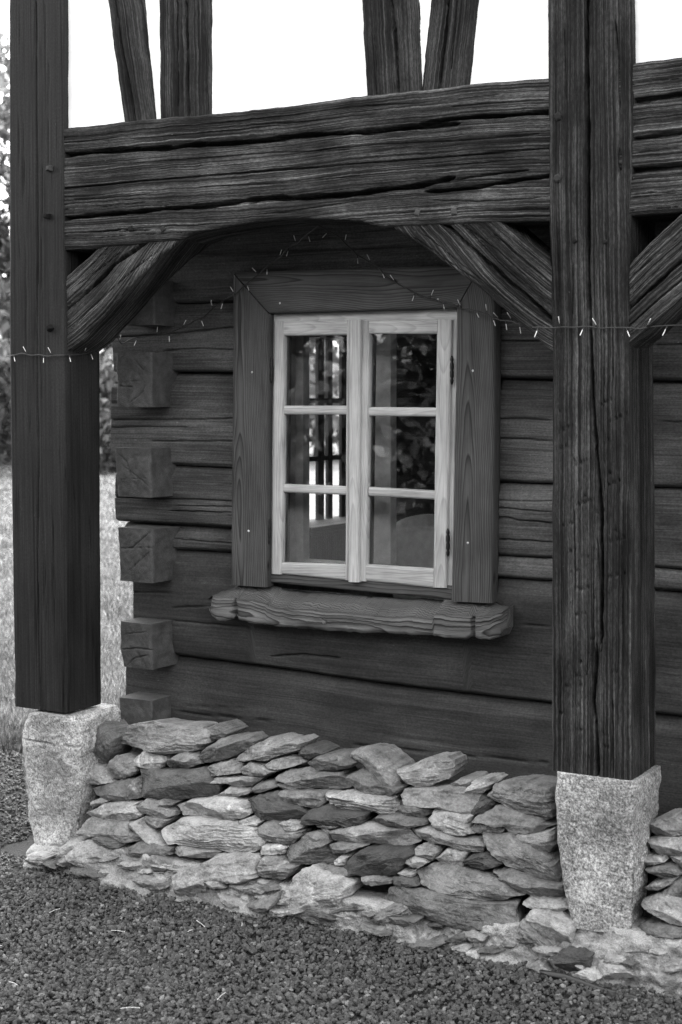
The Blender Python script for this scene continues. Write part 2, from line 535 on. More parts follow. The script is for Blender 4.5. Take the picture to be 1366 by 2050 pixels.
def granite(name, lo, mid, hi):
    m, nt, bs = new_mat(name); T = NT(nt)
    oc = T.n('ShaderNodeTexCoord').outputs['Object']
    a = T.noise(oc, 170, 3, 0.75); b = T.noise(oc, 85, 3, 0.6); c = T.noise(oc, 7, 5, 0.6)
    f = T.math('ADD', T.math('MULTIPLY', a, 0.62), T.math('MULTIPLY', b, 0.38))
    f = T.math('ADD', f, T.math('MULTIPLY', T.math('SUBTRACT', c, 0.5), 0.28))
    col = T.ramp(f, [(0.36, lo), (0.45, mid * 0.8), (0.52, mid), (0.6, hi)])
    st = T.noise(oc, 3.2, 4, 0.6)
    col = T.mix(1.0, col, T.ramp(st, [(0.38, 0.55), (0.58, 1.08)]), 'MULTIPLY')
    nt.links.new(col, bs.inputs['Base Color'])
    bs.inputs['Roughness'].default_value = 0.85
    bs.inputs['Specular IOR Level'].default_value = 0.25
    hh = T.math('ADD', T.math('MULTIPLY', b, 0.5), T.math('MULTIPLY', T.noise(oc, 40, 5, 0.6), 0.8))
    nt.links.new(T.bump(hh, 0.55, 0.014), bs.inputs['Normal'])
    return m


def slate(name, base, var=0.5, lichen=0.35, lich_at=0.6):
    m, nt, bs = new_mat(name); T = NT(nt)
    uv = T.n('ShaderNodeTexCoord').outputs['UV']
    oc = T.n('ShaderNodeTexCoord').outputs['Object']
    wv, rd = rand_w(T)
    st = T.noise(T.map(uv, (18, 60, 1)), 1, 6, 0.7, wv)       # layers along the stone
    bl = T.noise(oc, 16, 5, 0.65, wv)
    fi = T.noise(oc, 130, 4, 0.7, wv)
    f = T.math('ADD', T.math('MULTIPLY', st, 0.35), T.math('ADD', T.math('MULTIPLY', bl, 0.35), T.math('MULTIPLY', fi, 0.3)))
    col = T.ramp(f, [(0.36, base * (1 - var) * 0.7), (0.47, base * (1 - 0.3 * var)), (0.56, base * (1 + 0.5 * var)), (0.66, base * (1 + 1.3 * var))])
    li = T.noise(oc, 34, 6, 0.7, wv); lm = T.noise(oc, 6, 2, 0.5, wv)
    fm = T.math('MULTIPLY', T.ramp(li, [(0.54, 0.0), (0.62, 1.0)]), T.ramp(lm, [(lich_at - 0.06, 0.0), (lich_at + 0.04, 1.0)]))
    col = T.mix(T.math('MULTIPLY', fm, 0.75), col, lichen)
    br = T.ramp(rd, [(0.0, 0.55), (0.5, 0.95), (1.0, 1.35)])
    col = T.mix(1.0, col, br, 'MULTIPLY')
    nt.links.new(col, bs.inputs['Base Color'])
    bs.inputs['Roughness'].default_value = 0.8
    bs.inputs['Specular IOR Level'].default_value = 0.3
    hh = T.math('ADD', T.math('MULTIPLY', st, 0.6), T.math('MULTIPLY', fi, 0.5))
    nt.links.new(T.bump(hh, 0.75, 0.012), bs.inputs['Normal'])
    return m


def stony(name, base, var=0.3, scale=20, rough=0.9, bump=0.4, dist=0.01, stain=None):
    m, nt, bs = new_mat(name); T = NT(nt)
    oc = T.n('ShaderNodeTexCoord').outputs['Object']
    a = T.noise(oc, scale, 6, 0.65); b = T.noise(oc, scale * 8, 3, 0.6); c = T.noise(oc, scale * 0.2, 4, 0.6)
    f = T.math('ADD', T.math('MULTIPLY', a, 0.5), T.math('ADD', T.math('MULTIPLY', b, 0.25), T.math('MULTIPLY', c, 0.25)))
    col = T.ramp(f, [(0.36, base * (1 - var)), (0.5, base), (0.62, base * (1 + var))])
    if stain:
        sm = T.noise(oc, 11, 6, 0.7)
        col = T.mix(T.ramp(sm, [(0.55, 0.0), (0.61, 1.0)]), col, stain)
    nt.links.new(col, bs.inputs['Base Color'])
    bs.inputs['Roughness'].default_value = rough
    bs.inputs['Specular IOR Level'].default_value = 0.2
    nt.links.new(T.bump(f, bump, dist), bs.inputs['Normal'])
    return m


def flat(name, c, rough=0.6, metal=0.0, spec=0.4):
    m, nt, bs = new_mat(name); T = NT(nt)
    oc = T.n('ShaderNodeTexCoord').outputs['Object']
    a = T.noise(oc, 24, 4, 0.6)
    nt.links.new(T.ramp(a, [(0.3, c * 0.8), (0.7, c * 1.2)]), bs.inputs['Base Color'])
    bs.inputs['Roughness'].default_value = rough
    bs.inputs['Metallic'].default_value = metal
    bs.inputs['Specular IOR Level'].default_value = spec
    return m


def island_mat(name, lo, hi, rough=0.8, trans=0.0, spec=0.25, noise_scale=None):
    """colour that changes from piece to piece of one mesh"""
    m, nt, bs = new_mat(name); T = NT(nt)
    ge = T.n('ShaderNodeNewGeometry')
    col = T.ramp(ge.outputs['Random Per Island'], [(0.0, lo), (0.75, (lo + hi) / 2), (0.95, hi), (1.0, hi * 1.8)])
    if noise_scale:
        oc = T.n('ShaderNodeTexCoord').outputs['Object']
        col = T.mix(1.0, col, T.ramp(T.noise(oc, noise_scale, 3, 0.6), [(0.35, 0.7), (0.65, 1.25)]), 'MULTIPLY')
    nt.links.new(col, bs.inputs['Base Color'])
    bs.inputs['Roughness'].default_value = rough
    bs.inputs['Specular IOR Level'].default_value = spec
    if trans:
        tr = T.n('ShaderNodeBsdfTranslucent'); T.l(col, tr.inputs[0])
        mx = T.n('ShaderNodeMixShader'); mx.inputs[0].default_value = trans
        T.l(bs.outputs[0], mx.inputs[1]); T.l(tr.outputs[0], mx.inputs[2])
        T.l(mx.outputs[0], [n for n in nt.nodes if n.type == 'OUTPUT_MATERIAL'][0].inputs[0])
    return m


def glass_mat():
    m, nt, bs = new_mat('window_glass'); T = NT(nt)
    nt.nodes.remove(bs)
    tr = T.n('ShaderNodeBsdfTransparent'); tr.inputs[0].default_value = (0.9, 0.9, 0.9, 1)
    gl = T.n('ShaderNodeBsdfGlossy'); gl.inputs['Roughness'].default_value = 0.0; gl.inputs[0].default_value = (1, 1, 1, 1)
    oc = T.n('ShaderNodeTexCoord').outputs['Object']
    nb = T.bump(T.noise(oc, 3.0, 1, 0.5), 0.02, 0.04)
    T.l(nb, gl.inputs['Normal'])
    fr = T.n('ShaderNodeFresnel'); fr.inputs[0].default_value = 1.5
    fac = T.math('MULTIPLY', fr.outputs[0], 1.0, True)
    mx = T.n('ShaderNodeMixShader'); T.l(fac, mx.inputs[0]); T.l(tr.outputs[0], mx.inputs[1]); T.l(gl.outputs[0], mx.inputs[2])
    T.l(mx.outputs[0], [n for n in nt.nodes if n.type == 'OUTPUT_MATERIAL'][0].inputs[0])
    return m


M = dict(
    beam=weathered('weathered_oak', 0.018, 0.085, 0.8, 0.9),
    post=weathered('weathered_post', 0.014, 0.050, 0.8, 0.8),
    stud=weathered('weathered_stud', 0.013, 0.045, 0.8, 0.8),
    lpost=painted('stained_post', 0.014, 0.5, 0.65, 0.3, 0.14),
    log=painted('stained_log', 0.062, 0.55, 0.65, 0.5, 0.16, 0.22),
    log2=painted('painted_log', 0.038, 0.4, 0.62, 0.22, 0.16, 0.15),
    logend=endgrain('stained_end_grain', 0.064),
    casing=planed('stained_casing', 0.080, 0.022, 150, 0.6, 0.35, 0.15),
    frame=planed('pale_window_wood', 0.40, 0.30, 160, 0.55, 0.15, 0.25),
    sill=planed('sill_wood', 0.125, 0.022, 150, 0.75, 0.8, 0.15, 0.05),
    plaster=stony('white_plaster', 0.82, 0.05, 9, 0.9, 0.25, 0.01),
    granite=granite('granite', 0.08, 0.30, 0.54),
    granite2=granite('granite_pale', 0.12, 0.40, 0.60),
    slateA=slate('slate_mid', 0.185, 0.6, 0.5, 0.62),
    slateB=slate('slate_dark', 0.09, 0.5, 0.3, 0.7),
    slateC=slate('slate_pale', 0.25, 0.6, 0.5, 0.5),
    mortar=stony('mortar', 0.30, 0.5, 22, 0.92, 0.8, 0.025, 0.15),
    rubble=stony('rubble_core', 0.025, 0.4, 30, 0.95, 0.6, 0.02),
    soil=stony('gravel_bed', 0.035, 0.4, 60, 0.95, 0.8, 0.02),
    lawn=stony('lawn_soil', 0.06, 0.35, 3, 0.95, 0.9, 0.05),
    gravel=island_mat('gravel_stone', 0.023, 0.092, 0.7, 0, 0.35, 220),
    blade=island_mat('grass_blade', 0.04, 0.15, 0.6, 0.35, 0.2, 1.1),
    leaf=island_mat('leaf', 0.04, 0.16, 0.5, 0.4, 0.4),
    leafd=island_mat('leaf_dark', 0.012, 0.04, 0.5, 0.3, 0.4),
    bark=stony('bark', 0.06, 0.4, 12, 0.9, 0.8, 0.03),
    iron=flat('black_iron', 0.02, 0.45, 0.6),
    peg=weathered('peg_wood', 0.010, 0.035, 0.8, 0.5),
    wire=flat('dark_cable', 0.02, 0.5),
    screw=flat('zinc_screw', 0.6, 0.35, 0.8),
    plastic=flat('black_membrane', 0.012, 0.4, 0, 0.5),
    room=flat('room_wall', 0.06, 0.8),
    roomdark=flat('room_board', 0.03, 0.7),
    cloth=flat('pale_cloth', 0.45, 0.9),
    white=flat('reveal_lit_white', 0.75, 0.6),  # whitened so the colour stands in for outside light on the reveals
    glass=glass_mat(),
)
mb, nt, bs = new_mat('clear_bulb')
bs.inputs['Base Color'].default_value = (0.6, 0.6, 0.6, 1); bs.inputs['Roughness'].default_value = 0.15
bs.inputs['Specular IOR Level'].default_value = 0.6
M['bulb'] = mb

# ------------------------------------------------------------------ ground
def sheet(name, x0, x1, y0, y1, z, mat, n=2, label=None):
    xs = np.linspace(x0, x1, n); ys = np.linspace(y0, y1, n)
    X, Yg = np.meshgrid(xs, ys, indexing='ij')
    V = np.stack([X, Yg, 0 * X + z], -1).reshape(-1, 3)
    idx = np.arange(n * n).reshape(n, n)
    q = np.stack([idx[:-1, :-1], idx[1:, :-1], idx[1:, 1:], idx[:-1, 1:]], -1).reshape(-1, 4)
    o = link(name, mesh_from(name, V, quads=q, smooth=False), mat)
    o['kind'] = 'structure'
    return o


sheet('ground', -260, 260, -260, 260, -0.012, M['lawn'])
sheet('gravel_path', -30, 9.0, -15.0, 1.3, -0.006, M['soil'])  # seen gravel bed; far yard stretch added to darken the pane reflections

# loose gravel: every stone is a small faceted lump
ICO = np.array([(0, -1, 1.618), (0, 1, 1.618), (0, -1, -1.618), (0, 1, -1.618), (-1, 1.618, 0), (1, 1.618, 0), (-1, -1.618, 0), (1, -1.618, 0),
                (1.618, 0, 1), (-1.618, 0, 1), (1.618, 0, -1), (-1.618, 0, -1)]) / 1.902
ICOF = np.array([(0, 8, 1), (0, 1, 9), (0, 9, 6), (0, 6, 7), (0, 7, 8), (1, 8, 5), (1, 5, 4), (1, 4, 9), (2, 3, 10), (2, 11, 3), (2, 6, 11), (2, 7, 6),
                 (2, 10, 7), (3, 5, 10), (3, 4, 5), (3, 11, 4), (4, 11, 9), (5, 8, 10), (6, 9, 11), (7, 10, 8)])


def lumps(cent, size, rg, flatz=0.6):
    n = len(cent)
    V = ICO[None] * (1 + rg.uniform(-0.38, 0.3, (n, 12, 1)))
    V = V * np.stack([rg.uniform(0.8, 1.3, n), rg.uniform(0.7, 1.05, n), rg.uniform(0.45, 0.85, n) * flatz / 0.6], -1)[:, None, :]
    q = rg.normal(size=(n, 4)) * np.array([1, 0.45, 0.45, 1]); q /= np.linalg.norm(q, axis=1)[:, None]
    a, b, c, d = q.T
    Rm = np.stack([np.stack([1 - 2 * (c * c + d * d), 2 * (b * c - a * d), 2 * (b * d + a * c)], -1),
                   np.stack([2 * (b * c + a * d), 1 - 2 * (b * b + d * d), 2 * (c * d - a * b)], -1),
                   np.stack([2 * (b * d - a * c), 2 * (c * d + a * b), 1 - 2 * (b * b + c * c)], -1)], 1)
    V = np.einsum('nij,nkj->nki', Rm, V) * size[:, None, None] + cent[:, None, :]
    T = (ICOF[None] + 12 * np.arange(n)[:, None, None]).reshape(-1, 3)
    return V.reshape(-1, 3), T


def gravel_patch(x0, x1, y0, y1, n, rg, smin=0.005, smax=0.0105):
    c = np.stack([rg.uniform(x0, x1, n), rg.uniform(y0, y1, n), np.zeros(n)], -1)
    s = smin + (smax - smin) * rg.random(n) ** 1.6
    c[:, 2] = s * 0.3 - 0.004 + 0.004 * rg.random(n) + 0.006 * fbm(c[:, 0] * 3, c[:, 1] * 3, 0, 5, 3)
    return c, s


rg = np.random.default_rng(3)
parts = []
c1, s1 = gravel_patch(-2.3, 1.2, -1.35, 0.0, 42000, rg); parts.append((c1, s1))
# toward the left the gravel runs past the corner of the house
c2, s2 = gravel_patch(-4.2, -2.2, -1.3, 1.35, 16000, rg); parts.append((c2, s2))
c3, s3 = gravel_patch(1.2, 2.6, -1.6, 0.0, 5000, rg, 0.008, 0.015); parts.append((c3, s3))
cc = np.concatenate([p[0] for p in parts]); ss = np.concatenate([p[1] for p in parts])
keep = ~((cc[:, 1] > 0.02) & (cc[:, 0] > -2.36))
V, T = lumps(cc[keep], ss[keep], rg)
tag(link('gravel', mesh_from('gravel', V, tris=T, smooth=False), M['gravel']), 'dark crushed gravel covering the ground before the house', 'gravel', kind='stuff')

# bits of straw that have blown onto the gravel
Vs, Qs, o_ = [], [], 0
for k in range(22):
    p = np.array([rg.uniform(-2.0, 0.9), rg.uniform(-1.1, -0.2), rg.uniform(0.012, 0.02)]); a_ = rg.uniform(0, 6.3); L_ = rg.uniform(0.008, 0.028)
    d_ = np.array([math.cos(a_), math.sin(a_), rg.uniform(-0.15, 0.25)]) * L_
    v_, q_, f_ = tube(np.stack([p - d_, p + d_ * 0.1 + np.array([0, 0, 0.002]), p + d_]), 0.0012, 4)
    Vs.append(v_); Qs.append(q_ + o_); o_ += len(v_)
tag(link('straw', mesh_from('straw', np.concatenate(Vs), quads=np.concatenate(Qs)), M['frame']), 'pale bits of straw scattered over the dark gravel', 'straw', kind='stuff')

# ------------------------------------------------------------------ house
house = empty('timber_house', 'dark log and timber-framed house with white plaster panels and arched beam', 'house')

# posts
pl = cracks_fn([([(72, 0), (73, 250), (76, 500), (74, 720), (78, 950), (74, 1100), (80, 1420)], 0.0028, 0.012),
                ([(98, 120), (97, 330)], 0.002, 0.004), ([(85, 330), (83, 600)], 0.002, 0.004)], 0.0, 11)
A, B = vstrip(-420, 1421, [(-420, 16), (0, 18), (400, 19), (700, 20), (1421, 29)], [(-420, 124), (0, 125), (500, 127), (720, 130), (1421, 133)], 0.0, 300)
lpost = plank('post', A, B, 0.185, M['lpost'], house, nv=60, nd=30, hf=wood_h(21, 0.9, pl), hs=side_h(22, 0.6), wob=0.0015, seed=3, rnd=0.004)
lpost['label'] = 'smooth dark corner post with faceted bolt heads'


def nick_fn(seed, x0, x1, y0, y1, n, Y):
    rg = np.random.default_rng(seed); L = []
    for i in range(n):
        y = y0 + (y1 - y0) * (i + rg.random() * 0.8) / n
        xa = rg.uniform(x0, x0 + 0.75 * (x1 - x0)); ln = rg.uniform(12, 45)
        tilt = 0.5 * (1 - (y - y0) / (y1 - y0)) ** 1.2
        L.append(([(xa, y), (min(xa + ln, x1), y - ln * tilt + rg.uniform(-2, 2))], rg.uniform(0.0022, 0.0038), rg.uniform(0.004, 0.008)))
    return L


main = [([(1178, -100), (1176, 0), (1175, 100), (1178, 250), (1178, 400), (1178, 560), (1183, 700), (1190, 850), (1200, 960), (1204, 1050), (1205, 1180), (1203, 1290)], 0.0055, 0.035),
        ([(1195, 1290), (1193, 1340), (1188, 1400), (1194, 1450), (1197, 1555)], 0.005, 0.03),
        ([(1196, 1080), (1201, 1200), (1205, 1300)], 0.003, 0.012), ([(1226, 1400), (1227, 1560)], 0.003, 0.012),
        ([(1244, 1080), (1246, 1330)], 0.0025, 0.008), ([(1232, 40), (1238, 110), (1240, 190)], 0.003, 0.012), ([(1130, 60), (1133, 200)], 0.002, 0.006),
        ([(1150, 1020), (1152, 1180)], 0.002, 0.006), ([(1225, 640), (1228, 760)], 0.002, 0.006), ([(1148, 520), (1146, 640)], 0.002, 0.006),
        ([(1240, 300), (1240, 350)], 0.006, 0.015), ([(1240, 195), (1241, 215)], 0.006, 0.01)]
pc = cracks_fn(main + nick_fn(5, 1110, 1258, 800, 1540, 40, 0.0), 0.0, 13)
A, B = vstrip(-420, 1553, [(-420, 1093), (0, 1095), (450, 1098), (700, 1104), (900, 1104), (1553, 1103)],
              [(-420, 1265), (0, 1266), (250, 1268), (400, 1262), (520, 1258), (700, 1256), (1000, 1260), (1553, 1264)], 0.0, 420)
rpost = plank('post', A, B, 0.215, M['post'], house, nv=130, nd=50, hf=wood_h(31, 1.1, pc), hs=side_h(32, 1.2), wob=0.003, seed=5, rnd=0.009)
rpost['label'] = 'weathered square post with long split and axe marks'

# horizontal beams
BT = [(110, 259), (131, 257), (250, 243), (420, 228), (560, 214), (730, 191), (840, 180), (940, 168), (1092, 156), (1130, 152)]
BB = [(110, 503), (133, 501), (250, 492), (360, 479), (400, 464), (480, 447), (560, 438), (640, 437), (720, 442), (770, 456), (800, 452), (1092, 442), (1130, 440)]
bc = cracks_fn([
    ([(95, 314), (200, 303), (300, 297), (360, 296), (372, 291), (460, 287), (520, 282), (600, 272), (683, 266), (760, 262), (800, 257), (860, 252), (920, 248)], 0.0085, 0.04),
    ([(830, 254), (860, 244), (900, 238), (960, 234), (1000, 231), (1140, 220)], 0.008, 0.035),
    ([(95, 381), (250, 365), (370, 355), (500, 345), (600, 338), (680, 330), (760, 325), (860, 317), (960, 308), (1140, 294)], 0.003, 0.012),
    ([(95, 440), (200, 430), (270, 424), (300, 420), (335, 416), (400, 413), (470, 405), (500, 400), (560, 396), (600, 396), (683, 391), (760, 381), (830, 373), (880, 362), (910, 356)], 0.008, 0.04),
    ([(330, 412), (345, 420), (420, 412)], 0.004, 0.02), ([(500, 408), (530, 398), (570, 402), (610, 397)], 0.004, 0.02),
    ([(850, 384), (930, 378), (990, 368), (1040, 360), (1140, 346)], 0.006, 0.03), ([(870, 366), (960, 352), (1060, 340)], 0.003, 0.012),
    ([(640, 300), (720, 292), (830, 285), (960, 280), (1080, 268)], 0.002, 0.006), ([(900, 215), (1000, 205), (1090, 200)], 0.002, 0.006),
    ([(720, 212), (860, 205), (1000, 188)], 0.002, 0.005), ([(150, 284), (300, 275), (460, 262), (560, 250)], 0.0018, 0.005),
    ([(150, 400), (230, 395), (300, 388)], 0.002, 0.006), ([(180, 465), (300, 460)], 0.003, 0.01), ([(860, 400), (960, 404), (1080, 396)], 0.002, 0.006),
    ([(150, 335), (330, 322), (560, 305), (700, 300)], 0.0018, 0.005), ([(400, 375), (560, 368), (720, 352)], 0.0018, 0.005),
    ([(840, 335), (960, 326), (1080, 318)], 0.002, 0.006)], 0.006, 17)
A, B = hstrip(118, 1120, BT, BB, 0.006, 460)
beam = plank('beam', A, B, 0.19, M['beam'], house, nv=190, nd=10, hf=wood_h(41, 1.25, bc), hs=side_h(42), wob=0.004, seed=9, rnd=0.008)
bc2 = cracks_fn([([(1225, 208), (1366, 190), (1600, 160)], 0.008, 0.03), ([(1225, 281), (1366, 266), (1600, 240)], 0.006, 0.025), ([(1225, 346), (1310, 338), (1366, 330), (1600, 305)], 0.008, 0.03),
                 ([(1268, 305), (1366, 296)], 0.002, 0.006), ([(1268, 168), (1366, 156)], 0.002, 0.006), ([(1268, 395), (1366, 385)], 0.002, 0.006)], 0.006, 19)
A, B = hstrip(1240, 2300, ext([(1240, 130), (1268, 126), (1366, 112), (1700, 66)]), ext([(1240, 433), (1268, 431), (1366, 424), (1700, 404)]), 0.006, 420)
plank('beam', A, B, 0.19, M['beam'], house, nv=150, nd=8, hf=wood_h(51, 1.25, bc2), hs=side_h(52), wob=0.004, seed=19, rnd=0.008)

# braces
bl_ = cracks_fn([([(110, 642), (133, 618), (160, 593), (200, 560), (230, 527), (262, 505), (300, 480)], 0.007, 0.03), ([(150, 575), (190, 545), (240, 505)], 0.002, 0.006),
                 ([(135, 665), (190, 610), (250, 555), (320, 500)], 0.002, 0.006), ([(180, 620), (230, 575), (290, 520)], 0.002, 0.006)], 0.014, 23)
A, B = gstrip([(85, 598), (133, 553), (190, 503), (245, 455)], [(95, 742), (124, 712), (165, 680), (215, 622), (270, 560), (325, 508), (365, 479), (420, 438)], 0.014, 200)
plank('brace', A, B, 0.17, M['beam'], house, nv=80, nd=10, hf=wood_h(61, 1.1, bl_), hs=side_h(62), wob=0.003, seed=29, rnd=0.008)
br_ = cracks_fn([([(870, 430), (893, 450), (930, 484), (960, 510), (1010, 555), (1050, 588), (1103, 637), (1120, 650)], 0.007, 0.03), ([(850, 470), (920, 525), (1000, 590), (1080, 660)], 0.002, 0.006),
                 ([(940, 460), (1000, 505), (1090, 590)], 0.002, 0.006), ([(990, 470), (1050, 520), (1095, 560)], 0.002, 0.006), ([(830, 475), (900, 525), (960, 565)], 0.002, 0.006)], 0.014, 25)
A, B = gstrip([(930, 392), (1010, 448), (1096, 520), (1160, 575)], [(725, 420), (784, 455), (840, 488), (900, 533), (960, 577), (1020, 630), (1060, 664), (1108, 708), (1150, 745)], 0.014, 220)
plank('brace', A, B, 0.17, M['beam'], house, nv=90, nd=10, hf=wood_h(71, 1.1, br_), hs=side_h(72), wob=0.003, seed=39, rnd=0.008)
b3 = cracks_fn([([(1240, 632), (1256, 618), (1300, 580), (1366, 520), (1500, 400)], 0.007, 0.03), ([(1256, 560), (1366, 470)], 0.002, 0.006), ([(1256, 655), (1366, 560)], 0.002, 0.006)], 0.014, 27)
A, B = gstrip([(1215, 570), (1258, 530), (1300, 485), (1366, 426), (1470, 335)], [(1225, 722), (1254, 697), (1290, 668), (1366, 592), (1500, 455)], 0.014, 160)
plank('brace', A, B, 0.17, M['beam'], house, nv=80, nd=8, hf=wood_h(81, 1.1, b3), hs=side_h(82), wob=0.003, seed=49, rnd=0.008)

# studs of the upper storey
STUDS = [([(172, -420), (215, 0), (250, 265)], [(252, -420), (288, 0), (311, 260)], [([(230, 0), (245, 100), (258, 160), (272, 250)], 0.004, 0.02)]),
         ([(316, -420), (318, 0), (320, 255)], [(420, -420), (421, 0), (422, 250)], [([(355, 0), (356, 220)], 0.003, 0.01), ([(372, 0), (374, 110), (378, 235)], 0.005, 0.02)]),
         ([(712, -420), (724, 0), (734, 212)], [(834, -420), (838, 0), (843, 205)], [([(783, 0), (790, 80), (796, 190)], 0.006, 0.03)]),
         ([(905, -420), (862, 0), (841, 200)], [(1000, -420), (957, 0), (936, 190)], [([(898, 0), (890, 80), (880, 170)], 0.004, 0.02), ([(915, 0), (903, 150)], 0.002, 0.008)])]
for i, (l, r, ck) in enumerate(STUDS):
    A, B = gstrip(l, r, 0.02, 190)
    plank('stud', A, B, 0.12, M['stud'], house, nv=46, nd=4, hf=wood_h(91 + i, 1.1, cracks_fn(ck, 0.02, 33 + i)), hs=side_h(92), wob=0.004, seed=59 + i, rnd=0.006)


def rough_edge_panel(name, poly, Y, thick, mat, parent):
    """plaster infill: a slab with a slightly uneven face, its rim tucked behind the timbers"""
    l, r = poly
    A, B = gstrip(l, r, Y, 120)
    def hf(U, V, pts):
        return (0.0022 * fbm(pts[:, 0] * 5, pts[:, 2] * 5, 0, 77, 4) + 0.0009 * fbm(pts[:, 0] * 40, pts[:, 2] * 40, 0, 78, 3))
    return plank(name, A, B, thick, mat, parent, nv=60, nd=2, hf=hf, rnd=0.001)


for l, r in [([(110, -420), (110, 265)], [(185, -420), (225, 0), (255, 262)]), ([(245, -420), (280, 0), (305, 255)], [(325, -420), (328, 250)]),
             ([(412, -420), (414, 245)], [(720, -420), (732, 0), (742, 210)]), ([(826, -420), (830, 0), (836, 200)], [(915, -420), (870, 0), (849, 195)]),
             ([(992, -420), (949, 0), (928, 190)], [(1110, -420), (1110, 175)]), ([(1252, -420), (1252, 148)], [(2300, -700), (2300, 5)])]:
    rough_edge_panel('plaster_panel', (l, r), 0.030, 0.10, M['plaster'], house)

# pegs and bolts
def peg(px, py, Y, r, parent, proud, sides=6, mat='peg', name='peg', sq=False):
    c = P(px, py, Y)
    n = 4 if sq else sides
    th = np.arange(n) / n * 2 * np.pi + rng.random() * 1.5
    rr = r * (1 + rng.uniform(-0.15, 0.15, n))
    ring = lambda s, d: np.stack([c[0] + rr * s * np.cos(th), np.full(n, c[1] - d), c[2] + rr * s * np.sin(th)], -1)
    V = np.concatenate([ring(1, -0.02), ring(1, proud * 0.55), ring(0.62, proud), [c + np.array([0, -proud * 1.02, 0])]])
    q = []; t = []
    for k in range(n):
        j = (k + 1) % n
        q += [[k, j, n + j, n + k], [n + k, n + j, 2 * n + j, 2 * n + k]]; t.append([2 * n + k, 2 * n + j, 3 * n])
    return link(name, mesh_from(name, V, quads=q, tris=t, smooth=False), M[mat], parent)


for px, py in [(262, 458), (327, 458), (836, 425), (909, 423)]: peg(px, py, 0.006, 0.012, beam, 0.004, mat='beam', sq=True)
for px, py in [(1117, 233), (1117, 357)]: peg(px, py, 0.0, 0.013, rpost, 0.006, mat='post')
for px, py in [(1151, 483), (1212, 484)]: peg(px, py, 0.0, 0.007, rpost, 0.004)
for px, py in [(103, 338), (98, 433), (103, 657)]: peg(px, py, 0.0, 0.013, lpost, 0.022, mat='peg', name='bolt', sq=True)

# ---- log wall of the ground floor
YW = 0.42
def log_h(seed, bev, bevd, cks=None, amp=1.0, lower=0.012):
    def fn(U, V, pts):
        W_ = V.max(1, keepdims=True)
        bv = bev * (1 + 0.18 * noise(U * 1.7, 0, 0, seed + 9))
        h = -bevd * np.clip(1 - V / bv, 0, 1) ** 0.9
        h = h - 0.012 * np.clip(1 - (W_ - V) / lower, 0, 1) ** 1.5
        h = h + 0.006 * np.sin(np.clip(V / W_, 0, 1) * np.pi) + 0.004 * fbm(U * 1.5, V * 5, 0, seed, 3) + amp * 0.0010 * fbm(U * 4, V * 70, 0, seed + 2, 3)
        sk = V + 0.015 * fbm(U * 1.8, V * 2, 0, seed + 5, 3)
        r = 1 - np.abs(noise(U * 0.8, sk * 26, 0, seed + 3))
        h = h - amp * 0.006 * np.clip((r - 0.95) / 0.05, 0, 1) * np.clip(noise(U * 1.6, sk * 9, 2, seed + 4) * 2 + 0.1, 0, 1)
        h = h.reshape(-1)
        if cks is not None: h = h + cks(pts)
        return h
    return fn


L0b = [(220, 612), (463, 604), (1000, 600), (1700, 585)]
L1b = [(220, 748), (350, 745), (463, 746), (990, 757), (1100, 760), (1366, 763), (1700, 768)]
L2b = [(220, 928), (350, 932), (463, 937), (990, 966), (1100, 969), (1366, 978), (1700, 992)]
L3b = [(220, 1044), (350, 1051), (463, 1058), (990, 1113), (1100, 1119), (1366, 1142), (1700, 1170)]
L3c = [(220, 1092), (350, 1101), (463, 1107), (500, 1110), (940, 1150), (990, 1157), (1100, 1164), (1366, 1187), (1700, 1216)]
L4t = [(220, 1092), (350, 1101), (463, 1107), (500, 1110), (512, 1185), (930, 1222), (942, 1150), (990, 1157), (1100, 1164), (1366, 1187), (1700, 1216)]
L4b = [(220, 1296), (350, 1313), (470, 1328), (600, 1345), (730, 1365), (850, 1380), (1000, 1398), (1100, 1409), (1366, 1436), (1700, 1475)]
off = lambda L, d: [(x, y + d) for x, y in L]
